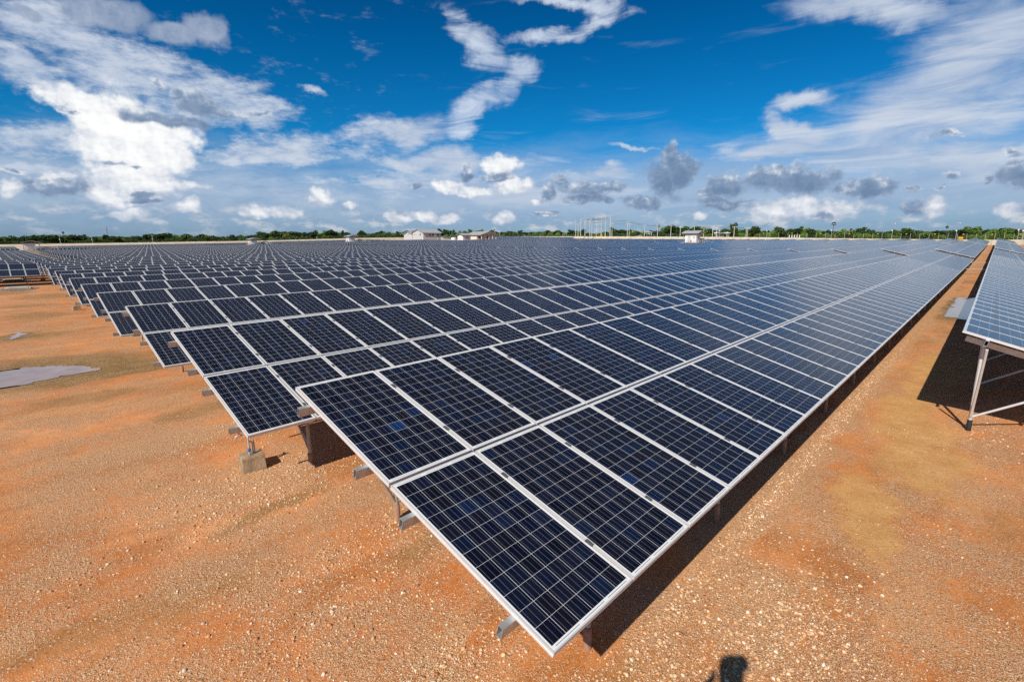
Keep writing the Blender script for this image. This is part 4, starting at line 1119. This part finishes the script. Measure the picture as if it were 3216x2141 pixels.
def roadside_houses():
    for px, off, w, h, lab, wm in [(2012, 26, 9, 3.0, 'long low grey shed with a pale roof behind the road', M_GREYWALL), (2043, 30, 4.5, 2.8, 'small grey shed right of the long low shed', M_GREYWALL),
                                   (2266, 22, 6.5, 2.4, 'small white roofed house partly hidden by the trees', M_WHITE)]:
        p, mpp = beyond(px, off)
        d = bearing(px)
        o = empty('shed', p, (0, 0, math.atan2(d.y, d.x) - math.pi / 2))
        tag(o, lab, 'shed')
        m = MB(); m.box((0, 0, h * .4), (w, 4, h * .8)); w_ = m.build('wall', [wm], o)
        m = MB(); m.box((w * .2, -2.03, h * .35), (w * .16, .05, h * .6)); m.build('door', [M_DARK], w_)
        m = MB(); gable_roof(m, -w / 2 - .3, w / 2 + .3, -2.4, 2.4, h * .78, h * .22, .1, 'x'); m.build('roof', [M_WHITE if wm is M_WHITE else M_ROOF], o)
roadside_houses()

# ---------------------------------------------------------------- poles and wires
def pole(p, h, label, arms=((0.0, 1.1),), r0=.19, group='concrete power poles', lean=0.0):
    o = empty('power_pole', p, (lean, 0, 0))
    tag(o, label, 'power pole', group)
    m = MB(); m.tube([(0, 0, -.3), (0, 0, h)], [r0, r0 * .72], 8); m.build('shaft', [M_POLE], o)
    tips = []
    for dz, half_ in arms:
        ca = m = MB(); m.box((0, 0, h - .15 - dz), (.12, half_ * 2, .14)); a_ = m.build('crossarm', [M_POLE], o)
        for y in (-half_ * .9, 0, half_ * .9):
            m = MB(); m.tube([(0, y, h - .08 - dz), (0, y, h + .22 - dz)], .07, 6); m.build('insulator', [M_GREYWALL], a_)
            tips.append(Vector((p[0], p[1] + y, p[2] + h + .2 - dz)))
    return tips
def wire(a, b, sag, r=.035):
    m = MB()
    n = 8
    pts = [a.lerp(b, k / n) - Vector((0, 0, sag * 4 * (k / n) * (1 - k / n))) for k in range(n + 1)]
    m.tube(pts, r, 4, 0, False, False)
    tag(m.build('power_line', [M_WIRE]), 'thin black cable slung between two concrete power poles', 'cable', 'cables between the power poles')
front, tall, road_ = [], [], []
for i, (px, ty) in enumerate([(1807.5, 692), (1823, 691.5), (1836.5, 691), (1852, 690.5)]):
    t_, z = crest(px)
    p, mpp = infield(px, t_ - 7)
    front.append(pole(p, (y_of(p) - ty) * mpp, '%s of the four pole row standing in front of the bank' % ['leftmost', 'second', 'third', 'rightmost'][i], ((0, 1.3), (1.6, .9)), .2))
for i, (px, ty) in enumerate([(1872, 686.5), (1887, 687), (1900, 686), (1915, 685)]):
    p, mpp = beyond(px, 4)
    tall.append(pole(p, (y_of(p) - ty) * mpp, '%s of the four tallest poles on the crest of the bank' % ['leftmost', 'second', 'third', 'rightmost'][i], ((0, 1.5), (1.8, 1.0)), .22))
for i, (px, ty, off) in enumerate([(1858, 700, 9), (1921, 702, 9), (1969, 695, 5), (1975, 704, 10), (2022.5, 707, 9), (2063.5, 708, 9), (2105, 709, 9), (2134.5, 711, 9), (2178, 711, 14), (2208, 711, 14), (2236, 712, 9), (2248, 715, 9),
                                   (2303, 713, 9), (2341, 715, 12), (2345, 716, 20), (1815, 705, 12), (1555, 724, 16), (1534, 725, 18), (1570, 724, 16)]):
    p, mpp = beyond(px, off)
    road_.append((px, pole(p, (y_of(p) - ty) * mpp, 'pale concrete pole by the perimeter road', ((0, .9),) if px != 1969 else ((0, 1.4), (1.5, 1.0)), .16, 'poles by the perimeter road')))
for A, B in zip(front, tall):
    for k in (0, 2, 4): wire(A[k], B[k], .8)
for A, B in zip(tall[:-1], tall[1:]):
    for k in (0, 2): wire(A[k], B[k], .4)
rd = sorted([r_ for r_ in road_ if r_[0] > 1960 and r_[0] not in (1975, 2248, 2345)], key=lambda r_: r_[0])
for k in (0, 2, 4): wire(tall[3][k], rd[0][1][k], 1.0)
for (pa, A), (pb, B) in zip(rd[:-1], rd[1:]):
    for k in (0, 2): wire(A[k], B[k], .7)
def lamp(px, ty, off, label):
    p, mpp = beyond(px, off)
    h = (y_of(p) - ty) * mpp
    o = empty('lamp_post', p)
    tag(o, label, 'lamp post', 'camera and lamp posts along the fence')
    m = MB(); m.tube([(0, 0, 0), (0, 0, h)], [.10, .07], 8); m.build('post', [M_STEEL], o)
    m = MB(); m.box((0, 0, h + .05), (.25, 1.2, .12)); m.build('arm', [M_STEEL], o)
    m = MB(); m.box((-.15, -.55, h + .02), (.5, .34, .16)); m.build('lamp_head', [M_WHITE], o)
    m = MB(); m.box((-.12, .1, h * .55), (.30, .30, .45)); m.build('control_box', [M_WHITE], o)
for px, ty, off, lab in [(2608, 704, 3, 'lamp post standing before the big crowned palm'), (2798, 703.5, 3, 'lamp post above the bright shrubs, midway between two others'),
                         (2999, 702.5, 3, 'lamp post near the small headed palm'), (3193, 698, 2.5, 'taller lamp post at the right edge'), (3207.5, 703, 7, 'lamp post at the very right edge, the rear one of a pair'),
                         (1778.5, 713.5, 6, 'lamp post left of the front power poles'), (1767, 714, 12, 'shorter lamp post left of the front power poles'), (2406, 708, 5, 'lamp post right of the tallest tree'),
                         (2258, 709, 3, 'lamp post behind the white shelter near the bank'), (190, 742, 6, 'slim lamp post left of the tall lone palm'), (291, 743, 6, 'slim lamp post right of the tall lone palm'), (481, 741, 6, 'slim lamp post on the far side of the field')]:
    lamp(px, ty, off, lab)
def mast():
    p, mpp = beyond(341, 80)
    h = (y_of(p) - 719.5) * mpp
    o = empty('radio_mast', p)
    tag(o, 'thin lattice mast above the treeline at left', 'mast')
    m = MB()
    for a in range(3):
        x, y = math.cos(a * 2.094) * .5, math.sin(a * 2.094) * .5
        m.tube([(x, y, 0), (x * .3, y * .3, h)], .06, 5, 0, False)
    for k in range(18):
        z = h * k / 18; f_ = 1 - .7 * k / 18
        for a in range(3):
            q = [(math.cos((a + j) * 2.094) * .5 * f_, math.sin((a + j) * 2.094) * .5 * f_, z + j * h / 18) for j in (0, 1)]
            m.tube(q, .04, 4, 0, False)
    m.build('lattice', [M_STEEL], o)
    m = MB(); m.box((0, 0, h), (.8, .8, 1.2)); m.build('antenna', [M_GREYWALL], o)
mast()
# ---------------------------------------------------------------- perimeter fence
def fence():
    o = empty('perimeter_fence', (0, 0, 0))
    tag(o, 'thin post and wire fence along the crest before the bright shrubs', 'fence')
    pts = []
    px = 2384.0
    while px < 3240:
        p, mpp = beyond(px, 7.5); pts.append(p); px += 29.5
    for i, p in enumerate(pts):
        m = MB(); m.tube([p, p + Vector((0, 0, 2.0))], .05, 6); m.build('post', [M_PVC], o)
        if i % 3 == 0:
            m = MB(); m.box((p.x - .12, p.y - 1.5, p.z + 1.75), (.05, .45, .22)); m.build('marker_board', [M_YELLOW], o)
    m = MB()
    for a, b in zip(pts[:-1], pts[1:]):
        for z in (.4, .8, 1.2, 1.6, 1.95): m.tube([a + Vector((0, 0, z)), b + Vector((0, 0, z))], .012, 4, 0, False)
    m.build('wire', [M_WIRE], o)
fence()
for k in range(5):
    p, mpp = beyond(2477 + 8 * k, 2.5)
    m = MB(); m.tube([(0, 0, 0), (0, 0, 1.05), (0, 0, 1.15)], [.16, .16, .08], 8, 0); m.tube([(0, 0, .78), (0, 0, .92)], .165, 8, 1)
    tag(m.build('bollard', [M_WHITE, M_RED], None, p), 'short white bollard in the row of five on the crest of the bank', 'bollard', 'white bollards on the bank')
for px, off, lab in [(3015, 3, 'yellow board lying low on the bank near the walkway'), (1888, 3, 'small yellow board at the foot of the tall poles')]:
    p, mpp = beyond(px, off)
    o = empty('sign_board', p)
    tag(o, lab, 'sign')
    m = MB(); m.box((0, 0, .55), (.08, 1.2, .6)); m.build('board', [M_YELLOW], o)
    for y in (-.45, .45):
        m = MB(); m.tube([(.08, y, 0), (.08, y, .8)], .035, 6); m.build('leg', [M_STEEL], o)

# ---------------------------------------------------------------- puddles
def water_material(name, mud, rough=0.05):
    m_ = bpy.data.materials.new(name)
    m_.use_nodes = True
    g = NG(m_.node_tree)
    b = g.nodes['Principled BSDF']
    pos = g.n('ShaderNodeNewGeometry').outputs['Position']
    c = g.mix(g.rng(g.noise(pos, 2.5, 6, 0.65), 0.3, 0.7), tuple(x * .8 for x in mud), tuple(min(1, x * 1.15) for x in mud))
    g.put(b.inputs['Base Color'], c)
    b.inputs['Roughness'].default_value = rough
    b.inputs['IOR'].default_value = 1.33
    b.inputs['Specular IOR Level'].default_value = 0.28
    bn = g.n('ShaderNodeBump', {'Height': g.noise(pos, 9, 3, 0.5), 'Strength': 0.06, 'Distance': 0.02})
    g.put(b.inputs['Normal'], bn.outputs[0])
    return m_
M_WATER = water_material('muddy_water', (0.48, 0.35, 0.29), 0.08)
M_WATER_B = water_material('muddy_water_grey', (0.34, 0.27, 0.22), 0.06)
def puddle(pts, m_, label, seed, rough=.10, straight=None):
    n = 220
    out = []
    per = [math.dist(pts[i], pts[(i + 1) % len(pts)]) for i in range(len(pts))]
    tot = sum(per)
    for i, L in enumerate(per):
        k = max(2, int(n * L / tot))
        a, b = pts[i], pts[(i + 1) % len(pts)]
        for j in range(k):
            t_ = j / k
            x = a[0] + (b[0] - a[0]) * t_; y = a[1] + (b[1] - a[1]) * t_
            w = 0.25 if straight is not None and i == straight else 1.0
            v = mnoise.noise_vector(Vector((x * 2.3 + seed, y * 2.3, seed))) * rough * w * 1.6 + mnoise.noise_vector(Vector((x * 7 + seed, y * 7, seed))) * rough * .8 * w
            out.append((x + v.x, y + v.y))
    me_v = [(x, y, ground_z(x, y) + .012) for x, y in out]
    bm = bmesh.new()
    vs = [bm.verts.new(v) for v in me_v]
    f = bm.faces.new(vs)
    bmesh.ops.triangulate(bm, faces=[f])
    bm.normal_update()
    for f in bm.faces:
        if f.normal.z < 0: f.normal_flip()
    me = bpy.data.meshes.new('puddle')
    bm.to_mesh(me); bm.free()
    me.materials.append(m_)
    tag(link('puddle', me), label, 'puddle', kind='structure')
puddle([(-4.2, 16.3), (-2.6, 16.25), (-1.9, 16.35), (-1.2, 16.6), (-.72, 16.65), (-.42, 17.1), (-.72, 17.8), (-1.2, 18.35), (-2.0, 18.9), (-3.0, 18.6), (-4.2, 18.4)], M_WATER, 'long shallow muddy puddle at the left edge', 3, .16)
puddle([(-2.15, 25.6), (-1.92, 26.1), (-1.66, 27.2), (-1.93, 27.65), (-2.2, 26.6)], M_WATER, 'small muddy puddle up the clearing', 8, .10)
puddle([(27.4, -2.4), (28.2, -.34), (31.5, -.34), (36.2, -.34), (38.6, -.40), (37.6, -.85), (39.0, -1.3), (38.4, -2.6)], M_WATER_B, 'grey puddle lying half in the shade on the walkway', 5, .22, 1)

# ---------------------------------------------------------------- tap on a concrete block
def tap_mesh_parts(o):
    m = MB()
    V = [(-.17, -.17, -.06), (.18, -.18, -.06), (.19, .19, -.06), (-.18, .18, -.06), (-.16, -.165, .235), (.165, -.17, .245), (.17, .17, .24), (-.165, .165, .235)]
    bm = bmesh.new()
    vs = [bm.verts.new(v) for v in V]
    for f in [(3, 2, 1, 0), (4, 5, 6, 7), (0, 1, 5, 4), (1, 2, 6, 5), (2, 3, 7, 6), (3, 0, 4, 7)]: bm.faces.new([vs[i] for i in f])
    bmesh.ops.bevel(bm, geom=bm.edges[:], offset=.006, segments=2, affect='EDGES')
    me = bpy.data.meshes.new('block'); bm.to_mesh(me); bm.free(); me.materials.append(M_CONC)
    link('block', me, o)
    m = MB(); m.tube([(-.03, -.02, .22), (-.03, -.02, .56), (-.045, -.02, .59), (-.075, -.02, .60), (-.13, -.02, .60)], [.013] * 5, 10); pi = m.build('pipe', [M_PVC], o)
    m = MB(); m.tube([(-.03, -.02, .30), (-.03, -.02, .315), (-.03, -.02, .34), (-.03, -.02, .36)], [.018, .026, .026, .017], 10); m.build('coupling', [M_BLUE], pi)
    m = MB(); m.tube([(-.12, -.02, .60), (-.17, -.02, .60), (-.20, -.02, .59), (-.205, -.02, .545)], [.015, .017, .014, .012], 10); m.tube([(-.16, -.02, .60), (-.16, -.02, .645)], .009, 8); tp = m.build('tap', [M_STEEL], o)
    m = MB(); m.tube([(-.16, -.08, .648), (-.16, .04, .648)], .010, 8); m.blob((-.16, -.02, .648), (.024, .024, .014), 1, 0, 1, .05); m.build('handle', [M_RED], tp)
    m = MB(); m.tube([(.03, .02, .22), (.03, .02, .43), (.02, .02, .45), (-.005, .005, .455), (-.03, -.012, .45)], [.010] * 5, 8); m.box((.055, .03, .33), (.018, .030, .24)); m.build('bracket', [M_PVC], o)
def tap_stand(x, y, label, rz=0.0):
    o = empty('tap_stand', (x, y, ground_z(x, y)), (0, 0, rz))
    tag(o, label, 'water tap', 'taps on concrete blocks')
    tap_mesh_parts(o)
    return o
tap_stand(.27, 6.57, 'water tap with a red handle on a stained concrete block under the second row', R(-8))
tap_stand(.66, 35.9, 'water tap on a concrete block beside the seventh row', R(5))
tap_stand(.98, 69.4, 'farthest water tap on a concrete block, before the left block of panels', R(5))

# ---------------------------------------------------------------- manhole slabs in the clearing
def slab(x0, x1, y0, y1, label, glabel, seed):
    xc, yc = (x0 + x1) / 2, (y0 + y1) / 2
    z = ground_z(xc, yc)
    o = empty('manhole_slab', (xc, yc, z)); tag(o, label, 'concrete slab', 'concrete slabs in the clearing')
    m = MB(); m.box((0, 0, .05), (x1 - x0, y1 - y0, .20)); m.build('collar', [M_CONC_PALE], o)
    m = MB(); m.box((0, 0, .175), ((x1 - x0) * .8, (y1 - y0) * .8, .05)); m.build('cover', [M_CONC_PALE], o)
    r = random.Random(seed)
    m = MB()
    for k in range(700):
        a = r.uniform(0, 6.28); q = math.sqrt(r.uniform(.2, 1.0)) * r.uniform(.8, 1.0)
        m.blob((xc + .1 + math.cos(a) * q * (x1 - x0) * .85, yc + math.sin(a) * q * (y1 - y0) * 1.0, z + .01), (r.uniform(.02, .05), r.uniform(.02, .05), r.uniform(.02, .04)), k, 0, 1, .3)
    tag(m.build('gravel', [M_STONE_GREY]), glabel, 'gravel', kind='stuff')
M_STONE_GREY = mat('grey_chippings', (0.22, 0.21, 0.21), 0.85, 0.0, 0.45, 8)
slab(-1.95, -.40, 72.0, 74.6, 'farther flat concrete manhole slab, in front of the left block of panels', 'grey chippings round the farther concrete slab', 1)
slab(-1.98, -.40, 57.2, 59.6, 'nearer flat concrete manhole slab ringed by grey chippings', 'grey chippings round the nearer concrete slab', 2)

# ---------------------------------------------------------------- cable trays across the walkway
def tray(x, label):
    z = ground_z(x, -.3)
    o = empty('cable_tray', (x, -.4, z)); tag(o, label, 'cable tray', 'cable trays across the walkway')
    m = MB(); m.box((0, 0, .46), (.30, 2.4, .025)); m.box((-.14, 0, .50), (.02, 2.4, .08)); m.box((.14, 0, .50), (.02, 2.4, .08)); m.build('tray', [M_STEEL], o)
    for y in (-.9, 1.0):
        m = MB(); m.tube([(0, y, -.05), (0, y, .448)], .04, 8); m.build('leg', [M_PIPE], o)
    for y in (-.9, 1.0):
        m = MB(); m.box((0, y, .03), (.3, .3, .12)); m.build('footing', [M_CONC], o)
tray(64, 'nearest cable tray bridging the walkway between two rows'); tray(80.3, 'cable tray bridging the walkway at the first gap'); tray(125, 'farthest cable tray bridging the walkway')

# ---------------------------------------------------------------- loose gravel
def pebble_material():
    m_ = bpy.data.materials.new('pebbles')
    m_.use_nodes = True
    g = NG(m_.node_tree)
    b = g.nodes['Principled BSDF']
    r_ = g.n('ShaderNodeObjectInfo').outputs['Random']
    c = g.ramp(r_, [(0.0, (0.62, 0.30, 0.11)), (0.22, (0.82, 0.58, 0.34)), (0.40, (0.48, 0.20, 0.07)), (0.58, (0.88, 0.72, 0.52)), (0.75, (0.68, 0.38, 0.17)), (0.88, (0.90, 0.82, 0.70)), (0.965, (0.26, 0.16, 0.11)), (0.98, (0.40, 0.16, 0.07)), (1.0, (0.80, 0.62, 0.44))])
    pos = g.n('ShaderNodeNewGeometry').outputs['Position']
    c = g.mix(1.0, c, g.mix(g.noise(pos, 120, 3, .6), (.8, .78, .76), (1.1, 1.1, 1.1)), 'MULTIPLY')
    g.put(b.inputs['Base Color'], c)
    b.inputs['Roughness'].default_value = .75
    return m_
M_PEBBLE = pebble_material()
def gravel():
    r = random.Random(21)
    variants = bpy.data.collections.new('pebble_shapes')
    for k in range(5):
        mb = MB(); mb.blob((0, 0, 0), (1, .78 + .1 * (k % 3), .58 + .06 * k), k + 3, 0, 2, .55, 1.1)
        o = bpy.data.objects.new('pebble', mb.mesh('pebble', [M_PEBBLE])); variants.objects.link(o)
    # drifts of thicker gravel: x, y, spread x, spread y, share of big stones
    drifts = [(2.2, -.55, .9, .35, .5, 1500), (1.35, .05, .5, .12, .6, 300), (.0, 1.15, .5, .22, .5, 700), (-.25, .75, .30, .16, .6, 350), (.35, 6.3, .9, .5, .6, 1100), (-.1, 5.2, 1.0, .45, .4, 1500),
              (.15, 3.3, .8, .3, .4, 900), (1.05, 3.5, .2, .15, .8, 120), (1.1, 5.9, .5, .3, .5, 400), (3.6, .12, 1.6, .07, .4, 500), (7.5, .10, 3.2, .08, .4, 1300), (13, .12, 4.0, .09, .3, 1000),
              (-.4, 2.4, .8, .3, .35, 900), (10.6, -2.1, .8, .25, .5, 260), (.6, 8.4, 1.0, .5, .4, 700), (1.2, -.2, .3, .1, .7, 160), (2.8, -1.0, .6, .25, .5, 500), (1.9, -1.1, .5, .2, .5, 400)]
    pts = []
    for x, y, sx, sy, bg_, n in drifts:
        for _ in range(n):
            big = r.random() < bg_ * .22
            pts.append((r.gauss(x, sx), r.gauss(y, sy), r.uniform(.011, .021) if big else r.uniform(.0045, .0105)))
    for _ in range(30000):
        d = 1.9 + 11 * r.random() ** 1.6
        a = R(44) + r.uniform(-R(52), R(52))
        x, y = CAM.x + d * math.cos(a), CAM.y + d * math.sin(a)
        k = mnoise.noise(Vector((x * .9, y * .9, 5))) + .5 * mnoise.noise(Vector((x * 2.6, y * 2.6, 9)))
        if k < r.uniform(-.05, .60): continue
        pts.append((x, y, min(.016, .0036 + .0035 * r.random() + .010 * r.random() ** 7)))
    me = bpy.data.meshes.new('gravel')
    me.from_pydata([(x, y, ground_z(x, y) + s * .12) for x, y, s in pts], [], [])
    at = me.attributes.new('size', 'FLOAT', 'POINT'); at.data.foreach_set('value', [p[2] for p in pts])
    o = link('gravel', me)
    tag(o, 'loose pale and rust coloured pebbles strewn over the laterite', 'gravel', kind='stuff')
    ng = bpy.data.node_groups.new('scatter_pebbles', 'GeometryNodeTree')
    ng.interface.new_socket('Geometry', in_out='INPUT', socket_type='NodeSocketGeometry')
    ng.interface.new_socket('Geometry', in_out='OUTPUT', socket_type='NodeSocketGeometry')
    g = NG(ng)
    gi = g.n('NodeGroupInput'); go = g.n('NodeGroupOutput')
    ci = g.n('GeometryNodeCollectionInfo', {'Collection': variants, 'Separate Children': True, 'Reset Children': True})
    na = g.n('GeometryNodeInputNamedAttribute', {'Name': 'size'}, data_type='FLOAT')
    rv = g.n('FunctionNodeRandomValue', data_type='FLOAT_VECTOR')
    rv.inputs[0].default_value = (-.5, -.5, 0); rv.inputs[1].default_value = (.5, .5, 6.28)
    ip = g.n('GeometryNodeInstanceOnPoints', {'Points': gi.outputs[0], 'Instance': ci.outputs[0], 'Pick Instance': True, 'Rotation': rv.outputs[0], 'Scale': na.outputs[0]})
    g.links.new(ip.outputs[0], go.inputs[0])
    md = o.modifiers.new('scatter', 'NODES'); md.node_group = ng
gravel()

# ---------------------------------------------------------------- the photographer, whose shadow falls at the bottom of the picture
def photographer():
    fw = Vector((math.cos(R(44)), math.sin(R(44)), 0)); rt = Vector((fw.y, -fw.x, 0)); up = Vector((0, 0, 1))
    head = CAM - fw * .16 - rt * .19 - Vector((0, 0, .01)) + Vector((0, 0, .0))
    foot = head.z - 1.62
    def W(a, b, c): return head + fw * a + rt * b + up * c
    J = {'pelvis': (W(-.12, 0, -.72), .145), 'waist': (W(-.12, 0, -.55), .125), 'chest': (W(-.10, 0, -.33), .150), 'neck': (W(-.05, 0, -.17), .085), 'skull': (W(-.02, 0, -.04), .112), 'crown': (W(-.02, 0, .135), .120)}
    E_ = [('pelvis', 'waist'), ('waist', 'chest'), ('chest', 'neck'), ('neck', 'skull'), ('skull', 'crown')]
    for s, n in ((-1, 'l'), (1, 'r')):
        J['sh' + n] = (W(-.09, .20 * s, -.25), .080); J['el' + n] = (W(.02, .30 * s, -.42), .055); J['wr' + n] = (W(.06, .10 * s, -.16), .030)
        J['hip' + n] = (W(-.12, .10 * s, -.80), .095); J['kn' + n] = (W(-.10, .11 * s, -1.18), .060); J['an' + n] = (W(-.12, .12 * s, -1.55), .042); J['toe' + n] = (W(.05, .13 * s, -1.60), .036)
        E_ += [('chest', 'sh' + n), ('sh' + n, 'el' + n), ('el' + n, 'wr' + n), ('pelvis', 'hip' + n), ('hip' + n, 'kn' + n), ('kn' + n, 'an' + n), ('an' + n, 'toe' + n)]
        for k in range(5):
            thumb = k == 4
            b_ = (W(.085, (.10 - .0) * s + (.0 if not thumb else -.03 * s), -.115 + (-.02 * k if not thumb else -.02)), .010)
            t_ = (W(.105, (.075 - .004 * k) * s, -.095 - .02 * k if not thumb else -.15), .008)
            J['kb%d%s' % (k, n)] = b_; J['kt%d%s' % (k, n)] = t_
            E_ += [('wr' + n, 'kb%d%s' % (k, n)), ('kb%d%s' % (k, n), 'kt%d%s' % (k, n))]
    names = list(J)
    me = bpy.data.meshes.new('person')
    me.from_pydata([J[n][0] for n in names], [(names.index(a), names.index(b)) for a, b in E_], [])
    o = link('person', me)
    tag(o, 'person on a stepladder holding a camera to the eye, casting the shadow at the bottom', 'person')
    sk = o.modifiers.new('skin', 'SKIN')
    for n, d in zip(names, me.skin_vertices[0].data):
        d.radius = (J[n][1], J[n][1]); d.use_root = n == 'pelvis'
    o.modifiers.new('smooth', 'SUBSURF').levels = 2
    o.modifiers['smooth'].render_levels = 2
    me.materials.append(mat('dark_clothes', (0.05, 0.055, 0.07), .85, 0, .2, 6))
    cb = empty('camera_body', CAM - _f * .085 - rt * .075 - Vector((0, 0, .05)), (0, 0, R(44)))
    tag(cb, 'black camera held up to the eye', 'camera')
    m = MB(); m.box((0, 0, 0), (.06, .14, .085)); m.box((-.005, 0, .055), (.05, .06, .035)); m.box((.012, -.055, 0), (.05, .03, .08)); m.build('body', [M_BLACK], cb)
    m = MB(); m.tube([(.03, 0, 0), (.045, 0, 0)], .035, 16); m.build('lens_mount', [M_BLACK], cb)
    fz = foot
    ld = empty('stepladder', (head.x, head.y, 0)); 
    tag(ld, 'aluminium stepladder standing on the gravel under the person', 'stepladder')
    zt = fz - .02
    base = Vector((head.x, head.y, 0))
    def L(a, b, z): return fw * a + rt * b + up * z
    m = MB(); m.poly([L(-.28, -.24, zt), L(.12, -.24, zt), L(.12, .24, zt), L(-.28, .24, zt), L(-.28, -.24, zt + .03), L(.12, -.24, zt + .03), L(.12, .24, zt + .03), L(-.28, .24, zt + .03)],
                     [(3, 2, 1, 0), (4, 5, 6, 7), (0, 1, 5, 4), (1, 2, 6, 5), (2, 3, 7, 6), (3, 0, 4, 7)]); m.build('platform', [M_ALU], ld)
    for s in (-1, 1):
        for a0, a1 in ((.10, .42), (-.26, -.75)):
            m = MB(); m.tube([L(a0, .22 * s, zt), L(a1, .30 * s, G0)], .022, 8); m.build('leg', [M_ALU], ld)
    for k in range(1, 6):
        t_ = k / 6
        m = MB(); m.tube([L(-.26 - .49 * t_, -.22 - .08 * t_, zt + (G0 - zt) * t_), L(-.26 - .49 * t_, .22 + .08 * t_, zt + (G0 - zt) * t_)], .02, 8); m.build('rung', [M_ALU], ld)
photographer()
